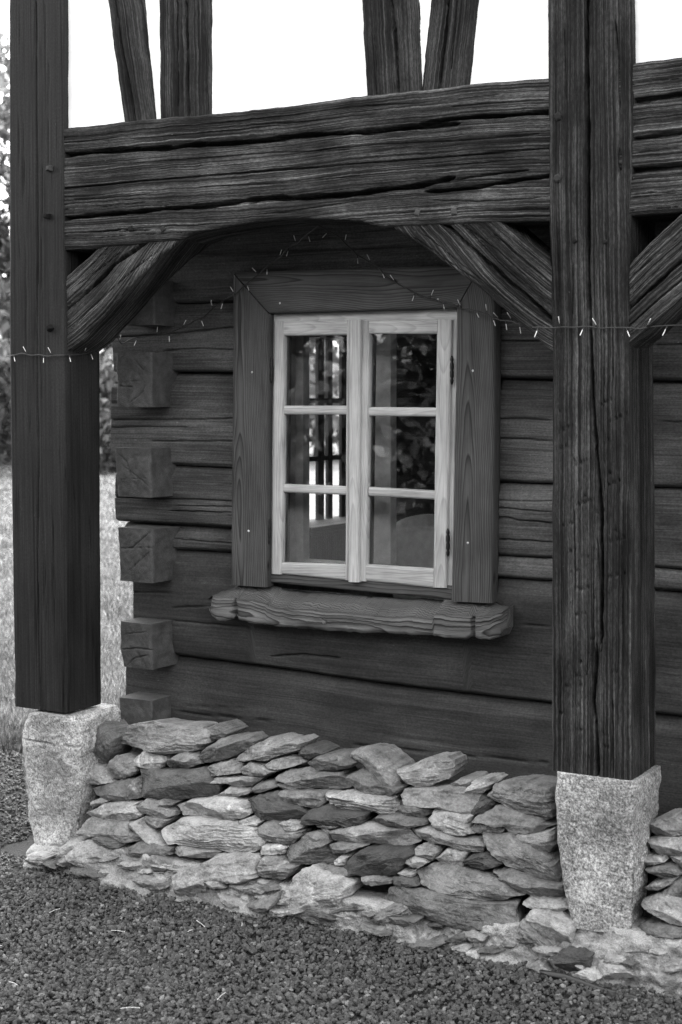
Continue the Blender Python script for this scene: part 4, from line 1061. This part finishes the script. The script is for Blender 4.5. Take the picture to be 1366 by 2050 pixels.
# ------------------------------------------------------------------ stone walls
wall = empty('dry_stone_wall', 'low wall of stacked slate between the two granite blocks', 'stone wall', 'low stone walls')
wall2 = empty('dry_stone_wall', 'short stretch of stacked slate right of the speckled granite block', 'stone wall', 'low stone walls')
R1 = (3.0356, 0, 1400); R2 = (3.415, 370, 1440); R3 = (3.0356, 680, 1470); R4 = (3.732, 1000, 1530)
STONES = [
 (R1, 'A', [(610,140),(650,185),(715,225),(708,285),(650,400),(610,410),(540,355),(545,290),(540,210),(560,160)]),
 (R1, 'A', [(715,235),(770,160),(830,145),(910,138),(1060,160),(1180,165),(1260,185),(1285,225),(1270,265),(1200,320),(1130,325),(1070,330),(990,325),(900,305),(800,290),(715,280)]),
 (R1, 'C', [(850,312),(930,325),(1000,355),(1005,385),(970,425),(880,420),(815,405),(800,380)]),
 (R1, 'A', [(1010,375),(1090,325),(1130,310),(1200,345),(1220,395),(1130,425),(1030,430),(1008,400)]),
 (R1, 'A', [(690,342),(790,375),(825,415),(820,460),(760,485),(690,482),(655,430),(650,380)]),
 (R1, 'A', [(545,398),(650,420),(670,470),(690,505),(600,518),(487,508),(540,445)]),
 (R1, 'A', [(555,545),(620,520),(700,500),(790,490),(800,600),(790,625),(700,610),(620,585)]),
 (R1, 'A', [(765,560),(800,490),(830,470),(850,580),(860,600),(790,607)]),
 (R1, 'B', [(830,430),(900,430),(1230,425),(1290,490),(1340,530),(1320,595),(1200,605),(1060,618),(880,595),(850,570),(840,500)]),
 (R1, 'A', [(550,625),(610,598),(665,618),(620,640),(560,655)]),
 (R1, 'C', [(525,690),(640,630),(720,625),(820,635),(830,680),(870,710),(780,742),(660,735),(560,710)]),
 (R1, 'A', [(825,650),(880,600),(920,610),(960,650),(1060,680),(1070,710),(970,728),(900,700),(830,680)]),
 (R1, 'A', [(920,620),(1000,608),(1065,630),(1010,668),(950,655)]),
 (R2, 'C', [(-76,594),(0,560),(150,540),(300,535),(390,570),(460,650),(420,670),(330,690),(200,675),(80,665),(-30,665)]),
 (R1, 'A', [(470,795),(530,715),(620,730),(760,750),(800,810),(890,855),(770,875),(700,850),(600,828),(490,820)]),
 (R1, 'B', [(510,822),(620,838),(760,872),(720,905),(640,900)]),
 (R1, 'A', [(765,750),(850,725),(870,770),(960,830),(1050,880),(1030,895),(950,880),(880,840),(800,800)]),
 (R1, 'C', [(850,760),(870,715),(950,725),(1025,735),(990,775),(930,790)]),
 (R2, 'C', [(-172,752),(-90,690),(0,675),(180,690),(360,720),(480,760),(560,830),(520,880),(480,910),(420,925),(300,900),(150,875),(30,860),(-60,835),(-110,850)]),
 (R1, 'A', [(765,900),(850,865),(940,870),(1050,900),(1045,945),(960,960),(880,975),(790,940)]),
 (R1, 'A', [(1050,900),(1090,880),(1200,905),(1330,930),(1280,970),(1180,960),(1060,935)]),
 (R2, 'A', [(190,70),(205,33),(250,60),(300,100),(270,125),(200,145),(185,110)]),
 (R2, 'A', [(97,265),(150,190),(240,130),(400,115),(465,155),(440,200),(330,255),(260,285),(140,300)]),
 (R2, 'C', [(335,275),(400,210),(490,165),(560,130),(600,125),(690,155),(780,135),(820,165),(790,210),(660,245),(570,285),(470,275),(380,300)]),
 (R2, 'B', [(760,240),(800,185),(860,200),(940,240),(850,275),(790,260)]),
 (R2, 'A', [(125,340),(200,310),(290,288),(350,300),(390,365),(300,378),(180,385),(140,370)]),
 (R2, 'A', [(380,340),(420,300),(520,315),(640,355),(550,385),(450,388),(385,380)]),
 (R2, 'A', [(555,310),(600,275),(700,255),(790,265),(825,295),(760,320),(640,345),(580,335)]),
 (R2, 'A', [(825,300),(900,250),(1050,240),(1130,245),(1195,290),(1150,330),(1000,355),(860,360)]),
 (R2, 'A', [(610,400),(680,350),(820,335),(870,365),(1050,370),(1120,420),(1150,470),(1050,490),(960,480),(890,475),(760,465),(680,420)]),
 (R2, 'A', [(180,430),(220,390),(330,395),(490,400),(500,420),(440,470),(370,465),(300,435)]),
 (R2, 'A', [(225,520),(300,460),(400,480),(440,500),(420,515),(280,528)]),
 (R2, 'A', [(440,490),(500,440),(610,420),(650,460),(560,490),(470,510)]),
 (R2, 'A', [(630,440),(720,440),(800,480),(730,490),(650,470)]),
 (R2, 'A', [(630,500),(660,480),(800,490),(950,490),(975,550),(930,600),(880,610),(780,580),(690,560)]),
 (R2, 'B', [(400,555),(520,510),(620,490),(680,560),(800,600),(830,640),(790,680),(680,690),(520,680),(470,650),(430,600)]),
 (R2, 'B', [(810,660),(840,620),(990,580),(1030,620),(1265,640),(1220,710),(1130,730),(1000,715),(830,710)]),
 (R2, 'C', [(370,695),(440,670),(540,690),(500,730),(430,738)]),
 (R2, 'A', [(490,740),(540,700),(620,700),(700,770),(800,770),(790,810),(740,865),(640,850),(560,820),(500,780)]),
 (R2, 'C', [(625,710),(700,695),(780,705),(805,745),(730,775),(660,745)]),
 (R3, 'A', [(-159,562),(-80,590),(0,570),(130,545),(190,545),(280,580),(390,580),(480,655),(470,680),(300,695),(200,665),(0,655),(-60,640)]),
 (R2, 'C', [(480,910),(530,860),(620,855),(690,880),(670,925),(560,925)]),
 (R2, 'A', [(580,935),(690,880),(790,800),(840,770),(960,790),(980,850),(940,880),(1000,910),(1100,940),(1080,990),(960,1000),(760,985),(660,965)]),
 (R2, 'A', [(945,870),(1050,840),(1200,855),(1230,870),(1120,910),(1000,915)]),
 (R2, 'C', [(1015,970),(1060,935),(1100,950),(1090,1000),(1030,1000)]),
 (R2, 'A', [(930,1030),(960,1005),(1100,1030),(1135,1070),(1100,1085),(990,1075)]),
 (R2, 'A', [(890,728),(960,712),(1060,735),(980,752)]),
 (R3, 'C', [(55,100),(110,85),(210,92),(290,160),(345,205),(385,270),(380,305),(310,320),(270,305),(210,260),(180,210),(120,160),(70,125)]),
 (R3, 'C', [(345,210),(430,195),(500,150),(640,142),(680,165),(690,220),(670,275),(600,290),(570,320),(480,315),(390,280)]),
 (R3, 'A', [(25,255),(120,205),(200,235),(270,310),(400,320),(360,360),(320,380),(200,370),(130,350),(60,290)]),
 (R3, 'C', [(-97,349),(-30,360),(90,345),(320,390),(365,465),(320,490),(260,490),(160,465),(-8,469),(-60,430)]),
 (R3, 'A', [(350,380),(370,335),(480,322),(740,325),(840,360),(870,420),(800,495),(700,475),(620,440),(530,435),(400,425)]),
 (R3, 'B', [(800,480),(850,375),(920,400),(935,430),(900,470),(830,490)]),
 (R3, 'A', [(655,315),(720,275),(790,272),(820,310),(760,320),(700,322)]),
 (R3, 'C', [(755,345),(810,285),(900,280),(930,300),(880,355),(800,355)]),
 (R3, 'A', [(890,365),(930,305),(1090,280),(1170,290),(1310,310),(1310,510),(1290,530),(1180,485),(1080,450),(950,405)]),
 (R3, 'A', [(350,440),(370,425),(480,435),(550,460),(545,490),(470,530),(410,495)]),
 (R3, 'A', [(165,530),(230,495),(360,480),(420,500),(500,520),(540,550),(450,565),(350,570),(270,590),(210,550)]),
 (R3, 'C', [(540,510),(570,445),(640,450),(800,500),(790,570),(830,600),(740,618),(670,605),(590,560)]),
 (R3, 'A', [(400,575),(500,565),(570,570),(700,630),(840,640),(900,690),(880,725),(750,705),(640,665),(560,660),(450,620)]),
 (R3, 'A', [(800,520),(840,490),(940,440),(1010,430),(1180,500),(1300,560),(1220,590),(1150,600),(1070,600),(1020,555),(940,550),(880,530)]),
 (R3, 'A', [(795,570),(830,520),(930,555),(1010,570),(990,610),(900,612),(840,605)]),
 (R3, 'A', [(1010,580),(1050,600),(1150,605),(1300,580),(1305,690),(1280,725),(1200,690),(1100,640)]),
 (R3, 'C', [(845,610),(930,610),(1020,600),(1080,640),(1170,680),(1270,750),(1320,800),(1350,900),(1220,905),(1170,880),(1120,830),(1030,790),(960,740),(900,690)]),
 (R3, 'C', [(930,830),(1030,820),(1140,870),(1270,905),(1360,920),(1360,1000),(1240,1000),(1120,960),(1030,905),(960,870)]),
 (R3, 'C', [(450,840),(540,800),(640,780),(760,830),(900,870),(1000,900),(1110,980),(1020,1005),(930,1020),(800,1000),(700,965),(560,930),(480,900)]),
 (R3, 'A', [(380,765),(440,748),(540,780),(480,815),(420,800)]),
 (R3, 'A', [(445,700),(500,665),(570,680),(600,720),(570,770),(520,770),(460,740)]),
 (R3, 'C', [(590,750),(640,700),(760,720),(760,800),(660,790),(600,770)]),
 (R3, 'B', [(750,765),(800,735),(900,720),(1010,780),(960,805),(860,825),(790,800)]),
 (R3, 'B', [(35,800),(70,730),(150,690),(400,700),(440,740),(380,800),(350,850),(250,865),(100,850),(40,830)]),
 (R3, 'A', [(125,870),(200,862),(310,885),(310,910),(200,920),(150,905)]),
 (R3, 'B', [(310,870),(380,865),(450,880),(480,920),(380,938),(330,910)]),
 (R3, 'C', [(345,845),(390,828),(450,850),(440,868),(370,865)]),
 (R3, 'A', [(0,670),(100,665),(170,680),(50,715),(0,720),(-60,700)]),
 (R3, 'A', [(235,1010),(260,935),(320,920),(420,940),(640,965),(800,1010),(900,1030),(1070,1040),(1090,1120),(1080,1200),(960,1190),(800,1190),(640,1150),(430,1110),(320,1070)]),
 (R3, 'A', [(735,1205),(800,1195),(900,1225),(880,1255),(800,1258)]),
 (R3, 'A', [(1100,1030),(1150,990),(1250,1005),(1366,1020),(1400,1060),(1340,1085),(1240,1065),(1150,1055)]),
 (R1, 'A', [(395,945),(500,860),(600,920),(640,970),(560,1020),(470,1000)]),
 (R1, 'B', [(920,1005),(960,995),(1030,1030),(990,1080),(930,1050)]),
 (R1, 'C', [(1000,1110),(1080,1040),(1180,1010),(1240,1100),(1250,1180),(1180,1200),(1060,1175)]),
 (R2, 'A', [(100,1000),(200,930),(380,920),(490,950),(510,1080),(400,1115),(230,1110),(120,1080)]),
 (R2, 'C', [(500,990),(530,935),(640,960),(760,1010),(700,1090),(650,1105),(560,1080),(495,1050)]),
 (R2, 'C', [(640,1240),(720,1090),(800,1010),(900,1030),(1080,1100),(1140,1130),(1110,1220),(1060,1360),(900,1400),(800,1360),(690,1320)]),
 (R2, 'A', [(430,1170),(580,1115),(660,1160),(560,1180),(460,1190)]),
 (R2, 'A', [(420,1260),(640,1180),(630,1260),(560,1320),(480,1310)]),
 (R4, 'C', [(195,1140),(240,1090),(340,1095),(450,1130),(560,1190),(560,1300),(530,1360),(440,1370),(340,1330),(270,1240)]),
 (R4, 'A', [(150,1180),(200,1150),(270,1250),(330,1320),(400,1360),(320,1370),(230,1320),(160,1240)]),
 (R4, 'B', [(370,1440),(480,1380),(600,1400),(680,1440),(670,1560),(560,1570),(480,1540),(420,1500)]),
]
STONES2 = [
 (R4, 'A', [(1095,450),(1180,405),(1290,388),(1400,400),(1480,450),(1450,520),(1320,535),(1200,545),(1120,510)]),
 (R4, 'C', [(1092,570),(1180,550),(1400,545),(1500,600),(1460,690),(1300,690),(1190,680),(1140,620)]),
 (R4, 'A', [(1030,720),(1080,688),(1200,690),(1245,730),(1160,750),(1060,750)]),
 (R4, 'A', [(1085,780),(1180,755),(1320,770),(1366,820),(1300,850),(1220,865),(1130,815)]),
 (R4, 'A', [(1240,700),(1366,690),(1500,760),(1460,800),(1366,790),(1290,740)]),
 (R4, 'A', [(1085,920),(1150,880),(1320,850),(1300,890),(1200,935),(1120,935)]),
 (R4, 'A', [(1210,960),(1290,880),(1400,840),(1500,900),(1480,1000),(1320,990)]),
 (R4, 'A', [(1045,1040),(1150,980),(1240,985),(1400,1040),(1480,1120),(1420,1200),(1300,1195),(1200,1140),(1110,1090)]),
 (R4, 'A', [(1310,1040),(1380,1010),(1500,1060),(1460,1110),(1370,1080)]),
 (R4, 'A', [(1000,1235),(1060,1200),(1200,1200),(1366,1230),(1480,1260),(1400,1290),(1200,1290),(1080,1260)]),
]


def base_py(px):   # row where the masonry meets the gravel
    return np.interp(px, [30, 200, 400, 540, 690, 850, 960, 1090, 1366, 1700, 2300], [1735, 1765, 1795, 1825, 1850, 1900, 1935, 1955, 2020, 2110, 2272])


def top_py(px):
    return np.interp(px, [30, 240, 600, 900, 1110, 1366, 1700, 2300], [1430, 1450, 1480, 1520, 1560, 1620, 1700, 1844])


def wall_Y(px, py):   # the face leans: set back at the top, forward at the foot
    f = np.clip((py - top_py(px)) / (base_py(px) - top_py(px)), 0, 1)
    return 0.15 - 0.25 * f ** 1.15


def stone(spec, i, parent):
    (sc, ox, oy), kind, pts = spec
    pts = np.array(pts, float) / sc + np.array([ox, oy])
    c = pts.mean(0)
    pts = c + (pts - c) * 0.975
    na, nr = 88, 20
    pl_ = resample(np.concatenate([pts, pts[:1]]), na + 1)[:-1]
    # a little corner rounding and a ragged rim
    pl_ = 0.94 * pl_ + 0.03 * (np.roll(pl_, 1, 0) + np.roll(pl_, -1, 0))
    Yc = float(wall_Y(c[0], c[1]))
    W3 = P(pl_[:, 0], pl_[:, 1], Yc)
    c3 = W3.mean(0)
    rad = W3 - c3
    a = np.arange(na) / na * 2 * np.pi
    rad = rad * (1 + 0.05 * fbm(np.cos(a) * 5 + 9 * i, np.sin(a) * 5, 0, 500 + i, 4, 0.6))[:, None]
    rg = np.random.default_rng(900 + i)
    size = np.sqrt(np.abs((W3[:, 0].max() - W3[:, 0].min()) * (W3[:, 2].max() - W3[:, 2].min())))
    prot = np.clip(0.26 * size, 0.012, 0.040)
    r = (np.arange(1, nr + 1) / nr) ** 0.8
    G = c3 + rad[None] * r[:, None, None]                      # nr, na, 3
    X = G[..., 0] - c3[0]; Z = G[..., 2] - c3[2]
    # long axis of the outline gives the bedding direction
    cov = np.cov(np.stack([rad[:, 0], rad[:, 2]])); ev, evec = np.linalg.eigh(cov); ax = evec[:, 1]
    if ax[0] < 0: ax = -ax
    u = X * ax[0] + Z * ax[1]; v = -X * ax[1] + Z * ax[0]
    # chipped facets: lower hull of a few random planes over a dome
    zn = Z / (np.abs(rad[:, 2]).max() + 1e-6)
    dome = prot * (1 - (r[:, None] ** 14)) - prot * 0.7 * np.clip(zn + 0.2, -0.3, 1.2) + 0 * X
    hs_ = [dome]
    for k in range(7):
        if k < 5: th = rg.choice([-1, 1]) * np.pi / 2 + rg.uniform(-0.55, 0.55); off_ = rg.uniform(-0.12, 0.3); sl = rg.uniform(0.2, 1.0)
        else: th = rg.uniform(0, 2 * np.pi); off_ = rg.uniform(0.25, 0.6); sl = rg.uniform(0.4, 1.3)
        hs_.append(prot * rg.uniform(0.7, 1.15) - sl * (u * np.cos(th) + v * np.sin(th) - off_ * size))
    h = np.minimum.reduce(hs_)
    h = np.maximum(h, -0.02)
    h = h + 0.10 * size * 0.25 * v / (size + 1e-6) * rg.uniform(-1, 1)
    ph = v / rg.uniform(0.009, 0.016) + 1.6 * fbm(u * 7, v * 7, i * 1.7, 515, 4) + u * rg.uniform(-12, 12)
    lay = (ph - np.floor(ph)) * np.clip(0.6 + noise(u * 9, v * 12, i, 516), 0, 1.2) - 0.5 + 0.6 * fbm(u * 14, v * 90, i * 3.1, 520, 3)
    h = h + 0.0036 * rg.uniform(0.15, 1.4) * lay + 0.0065 * fbm(u * 22, v * 30, i, 530, 4) + 0.0015 * fbm(u * 90, v * 110, i, 531, 2)
    G = G.copy(); G[..., 1] = Yc - h
    cen = np.array([[c3[0], Yc - h[0].mean(), c3[2]]])
    # rim goes back into the wall
    back1 = c3 + rad * 1.0 + np.array([0, 0.03, 0]) + 0.003 * np.stack([noise(a * 6, i, 0, 7), 0 * a, noise(a * 6, i, 1, 8)], -1)
    back2 = c3 + rad * 0.86 + np.array([0, 0.13, 0])
    G_all = np.concatenate([cen, G.reshape(-1, 3), back1, back2])
    uv = np.concatenate([[[0, 0]], np.stack([u, v], -1).reshape(-1, 2), np.stack([u[-1], v[-1]], -1) * 1.2, np.stack([u[-1], v[-1]], -1) * 1.4]) + np.array([i * 0.37, i * 0.11])
    idx = 1 + np.arange((nr + 2) * na).reshape(nr + 2, na); nx = np.roll(idx, -1, 1)
    q = np.stack([idx[:-1], idx[1:], nx[1:], nx[:-1]], -1).reshape(-1, 4)
    t = np.stack([np.zeros(na, int), idx[0], nx[0]], -1)
    me = mesh_from('stone', G_all, faces=[list(idx[-1][::-1])], quads=q, tris=t, uv=uv, smooth=False)
    # outward faces
    me.flip_normals() if me.polygons[0].normal.y > 0 and False else None
    return link('stone', me, M['slate' + kind], parent)


for i, s in enumerate(STONES): stone(s, i, wall)
for i, s in enumerate(STONES2): stone(s, 200 + i, wall2)
# the same wall runs on beyond the frame
fr_ = np.random.default_rng(61)
for row in range(9):
    x = 1400 + fr_.uniform(-10, 30)
    while x < 2150:
        wx = fr_.uniform(34, 80); wy = fr_.uniform(13, 19)
        cx_ = x + wx; cy_ = top_py(cx_) + 12 + row * 33 + fr_.uniform(-4, 4)
        a_ = np.linspace(0, 2 * np.pi, 10)[:-1] + fr_.uniform(-0.2, 0.2, 9)
        pts_ = [(cx_ + wx * np.sign(np.cos(q)) * abs(np.cos(q)) ** 0.6, cy_ + wy * np.sign(np.sin(q)) * abs(np.sin(q)) ** 0.6 + 0.16 * wx * np.cos(q)) for q in a_]
        stone(((1, 0, 0), fr_.choice(['A', 'A', 'C']), pts_), 400 + row * 20 + int(x) % 19, wall2)
        x += 2 * wx + 3
# flat rubble bedded in the mortar of the footing
er = np.random.default_rng(44)
for i in range(46):
    x = 70 + 1290 * (i + er.random()) / 46
    y0_ = np.interp(x, [60, 300, 560, 820, 1060, 1200, 1366], [1712, 1725, 1790, 1835, 1880, 1885, 1905]); y1_ = base_py(x) - 2
    y = y0_ + (y1_ - y0_) * er.random(); wx = er.uniform(14, 44); wy = wx * er.uniform(0.22, 0.5); tl = er.uniform(-0.1, 0.35)
    a_ = np.sort(er.uniform(0, 2 * np.pi, 8))
    pts_ = [(x + wx * np.cos(q), y + wy * np.sin(q) * er.uniform(0.7, 1.1) + tl * wx * np.cos(q)) for q in a_]
    stone(((1, 0, 0), er.choice(['A', 'A', 'C', 'B']), pts_), 300 + i, wall)


def masonry(name, x0, x1, t_off, b_off, dY, mat, parent, amp, seed, n, nv, thick=0.12, rnd=0.01, tpy=None):
    px = np.linspace(x0, x1, n)
    t = (tpy(px) if tpy else top_py(px)) + t_off; b = base_py(px) + b_off
    A = P(px, t, wall_Y(px, t) + dY); B = P(px, b, wall_Y(px, b) + dY)
    def hf(U, V, pts):
        return amp * fbm(pts[:, 0] * 8, pts[:, 2] * 11, 0, seed, 5) + amp * 0.5 * np.abs(fbm(pts[:, 0] * 22, pts[:, 2] * 30, 0, seed + 6, 3))
    return plank(name, A, B, thick, mat, parent, nv=nv, nd=3, hf=hf, rnd=rnd, seed=seed)


# dark core behind the stones and the mortared footing below them
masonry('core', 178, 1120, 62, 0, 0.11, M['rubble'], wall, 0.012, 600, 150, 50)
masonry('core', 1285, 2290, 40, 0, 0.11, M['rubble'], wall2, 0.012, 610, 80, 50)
foot_top = lambda px: np.interp(px, [30, 60, 150, 300, 420, 560, 700, 820, 960, 1060, 1130, 1200, 1300, 1366, 1700, 2300], [1690, 1695, 1680, 1708, 1735, 1770, 1800, 1815, 1850, 1850, 1838, 1842, 1868, 1880, 1960, 2104])
masonry('mortar_footing', 52, 2290, 0, 26, 0.012, M['mortar'], wall, 0.024, 620, 620, 70, rnd=0.012, tpy=foot_top)

# dimpled membrane along the foot of the right wall
mem = empty('foundation_membrane', 'black dimpled plastic strip between footing and gravel, lower right', 'membrane')
px = np.linspace(1080, 1560, 120)
mt = np.interp(px, [1080, 1130, 1200, 1270, 1366, 1560], [1942, 1950, 1976, 1994, 2020, 2070]); mbp = mt + np.interp(px, [1080, 1100, 1200, 1560], [3, 10, 18, 24])
A = P(px, mt, -0.112); B = P(px, mbp, -0.118)
plank('strip', A, B, 0.006, M['plastic'], mem, nv=4, nd=1, rnd=0.001)
dm = None
for k in range(20):
    x = 1130 + k * 17.5
    c = P(x, np.interp(x, px, mt) + 10, -0.118)
    th = np.arange(8) / 8 * 2 * np.pi
    V = np.concatenate([np.stack([c[0] + 0.0065 * np.cos(th), np.full(8, c[1]), c[2] + 0.0065 * np.sin(th)], -1),
                        np.stack([c[0] + 0.004 * np.cos(th), np.full(8, c[1] - 0.006), c[2] + 0.004 * np.sin(th)], -1)])
    q = [[j, (j + 1) % 8, 8 + (j + 1) % 8, 8 + j] for j in range(8)]
    link('dimple', mesh_from('dimple', V, quads=q, faces=[list(range(8, 16))]), M['plastic'], mem)

# ------------------------------------------------------------------ string of small lights
sl = empty('string_lights', 'string of tiny clear bulbs draped from post to post past the window', 'string lights')
WP = [(14, 712, -0.012), (40, 709, -0.014), (75, 712, -0.012), (128, 713, -0.012), (160, 710, 0.06), (205, 698, 0.19), (230, 672, 0.27), (244, 688, 0.30), (275, 676, 0.33), (330, 668, 0.36), (380, 650, 0.38), (415, 628, 0.38), (450, 600, 0.37),
      (470, 590, 0.355), (490, 570, 0.355), (520, 548, 0.35), (555, 520, 0.33), (590, 488, 0.28), (638, 452, 0.205), (680, 475, 0.27), (715, 512, 0.34), (755, 533, 0.35), (785, 562, 0.352), (815, 577, 0.354), (850, 595, 0.354),
      (885, 602, 0.354), (925, 617, 0.35), (965, 627, 0.32), (1000, 638, 0.22), (1040, 648, 0.08), (1075, 655, 0.00), (1105, 656, -0.014), (1150, 655, -0.012), (1200, 656, -0.012), (1255, 658, -0.010), (1300, 655, 0.02), (1340, 652, 0.03), (1400, 648, 0.03), (1500, 640, 0.03)]
wp = np.array([P(*p) for p in WP])
wp = resample(wp, 420)
s = np.linspace(0, 1, 420)
wp[:, 2] += 0.0035 * noise(s * 90, 0, 0, 71); wp[:, 1] += 0.003 * noise(s * 80, 0, 0, 72)
V, q, f = tube(wp, 0.0022, 5)
link('cable', mesh_from('cable', V, quads=q, faces=f), M['wire'], sl)
brg = np.random.default_rng(12)
nb = 54
for k in range(nb):
    j = int((k + 0.3 + 0.4 * brg.random()) / nb * 418) + 1
    p0 = wp[j]
    sgn = 1 if k % 2 else -1
    d = np.array([brg.uniform(-0.6, 0.6), brg.uniform(-0.5, 0.0), sgn * brg.uniform(0.6, 1.0)]); d /= np.linalg.norm(d)
    L = 0.032
    pts = p0 + d * np.array([0, 0.35, 0.36, 0.95, 1.0])[:, None] * L
    V, q, f = tube(pts[:3], 0.0016, 5)
    b = link('socket', mesh_from('socket', V, quads=q, faces=f), M['wire'], sl)
    V, q, f = tube(pts[2:], np.array([0.0013, 0.0014, 0.0006]), 6)
    link('bulb', mesh_from('bulb', V, quads=q, faces=f), M['bulb'], sl)

# ------------------------------------------------------------------ lawn and plants
gr = np.random.default_rng(21)
n = 130000
t = 1 / gr.uniform(1 / 42.0, 1 / 5.9, n)
xr = (gr.uniform(-260, 330, n) - CX) / F
gx = CAM[0] + t * (-SN + xr * CS); gy = CAM[1] + t * (CS + xr * SN)
edge = 1.25 + 0.12 * noise(gx * 2, 0, 0, 5)
k = (gy > edge) & ~((gx > XL - 0.1) & (gy < YB + 0.3))
gx, gy, t = gx[k], gy[k], t[k]; n = len(gx)
hgt = gr.uniform(0.015, 0.042, n) * (1 + 0.35 * noise(gx * 1.5, gy * 1.5, 0, 6)) * (0.8 + t / 40); wd = 0.0032 * (0.6 + t / 8)
az = gr.uniform(0, 2 * np.pi, n); ln = gr.uniform(0.1, 0.9, n) * hgt
bx_, by_ = np.cos(az) * wd, np.sin(az) * wd
la = gr.uniform(0, 2 * np.pi, n)
V = np.stack([np.stack([gx - bx_, gy - by_, 0 * gx - 0.012], -1), np.stack([gx + bx_, gy + by_, 0 * gx - 0.012], -1),
              np.stack([gx + ln * np.cos(la), gy + ln * np.sin(la), hgt], -1)], 1).reshape(-1, 3)
T = np.arange(3 * n).reshape(-1, 3)
tag(link('grass', mesh_from('grass', V, tris=T, smooth=False), M['blade']), 'pale mown grass of the lawn behind the house', 'grass', kind='stuff')


def leafy(name, label, cat, base, height, radius, nleaf, leaf, mat, trunk=True, group=None, seed=0, squash=1.0, low=0.0, root=None):
    rg = np.random.default_rng(seed)
    root = root or empty(name, label, cat, group)
    base = np.array(base, float)
    # clumps through the volume
    nc = 46
    ph = rg.uniform(0, 2 * np.pi, nc); zz = rg.uniform(low, 1, nc) ** 0.9; rr = radius * np.sqrt(rg.random(nc)) * np.sqrt(np.clip(1 - (np.abs(zz - 0.52) / 0.62) ** 2.2, 0.05, 1))
    if low < 0: rr = radius * np.sqrt(rg.random(nc)); zz = rg.uniform(-0.08, 1, nc)
    cl = np.stack([rr * np.cos(ph), rr * np.sin(ph) * squash, height * (0.10 + 0.86 * zz)], -1)
    ci = rg.integers(0, nc, nleaf)
    cs = rg.uniform(0.14, 0.34, nc) * radius
    d = rg.normal(size=(nleaf, 3)); d /= np.linalg.norm(d, axis=1)[:, None]
    c = cl[ci] + d * (cs[ci] * rg.random(nleaf) ** 0.45)[:, None]
    c[:, 2] = np.maximum(c[:, 2], 0.06)
    a = rg.normal(size=(nleaf, 3)); a /= np.linalg.norm(a, axis=1)[:, None]
    b = np.cross(a, rg.normal(size=(nleaf, 3))); b /= np.linalg.norm(b, axis=1)[:, None]
    sz = leaf * rg.uniform(0.6, 1.3, nleaf)
    V = np.stack([c - a * sz[:, None], c + b * sz[:, None] * 0.5, c + a * sz[:, None], c - b * sz[:, None] * 0.5], 1).reshape(-1, 3) + base
    link('crown', mesh_from('crown', V, quads=np.arange(4 * nleaf).reshape(-1, 4), smooth=False), mat, root)
    # trunk with limbs to the larger clumps
    Vs, Qs, o = [], [], 0
    def add(path, r0, r1):
        nonlocal o
        v, q, f = tube(path, r0, 7, r1); Vs.append(v); Qs.append(q + o); o += len(v)
    tr = 0.022 * height
    tp = base + np.stack([0.03 * height * np.array([0, .3, -.2, .4]), 0.03 * height * np.array([0, -.2, .3, 0]), height * np.array([-0.01, 0.25, 0.5, 0.8])], -1)
    tp = resample(tp, 12); add(tp, tr, tr * 0.25)
    for k in range(10):
        s0 = tp[rg.integers(2, 9)]; e = base + cl[rg.integers(0, nc)]
        m_ = (s0 + e) / 2 + np.array([0, 0, 0.04 * height])
        add(resample(np.array([s0, m_, e]), 7), tr * 0.4, tr * 0.08)
    link('trunk', mesh_from('trunk', np.concatenate(Vs), quads=np.concatenate(Qs)), M['bark'], root)
    return root


def ray(px, dist):
    xr = (px - CX) / F
    return (CAM[0] + dist * (-SN + xr * CS), CAM[1] + dist * (CS + xr * SN), -0.012)

G1 = 'trees beyond the lawn'
leafy('tree', 'tall leafy tree at the far left edge beyond the lawn', 'tree', ray(-55, 42), 11.5, 4.4, 9000, 0.17, M['leaf'], group=G1, seed=1)
leafy('shrub', 'bright leafy shrub seen between corner post and log wall', 'shrub', ray(232, 33), 3.4, 1.9, 9000, 0.12, M['leaf'], seed=2)
leafy('shrub', 'dark low shrub at the lawn edge left of the corner post', 'shrub', ray(30, 37), 3.0, 2.0, 9000, 0.12, M['leaf'], seed=3)
leafy('tree', 'broad tree hidden mostly behind the corner post beyond the lawn', 'tree', ray(150, 46), 8.0, 4.5, 12000, 0.18, M['leafd'], group=G1, seed=4)
leafy('tree', 'tree standing behind the house, glimpsed through the window', 'tree', ray(430, 44), 8.5, 5.0, 12000, 0.18, M['leaf'], group=G1, seed=5)
leafy('tree', 'round tree behind the house, seen through the left panes', 'tree', ray(640, 40), 8.0, 5.0, 12000, 0.18, M['leaf'], group=G1, seed=6)
# foliage added on the near side to block low sky light and darken pane reflections
added_hedge = empty('added_hedge', 'tall dark hedge put across the yard to block low sky light and darken the panes', 'added_hedge')
for k in range(13):
    leafy('', '', '', (-21 + 2.8 * k, -12.0 - 2.2 * math.sin(k * 0.27), -0.012), 5.6 + 0.8 * math.sin(k * 2.1), 2.9, 17000, 0.13, M['leafd'], seed=30 + k, low=-0.1, root=added_hedge)
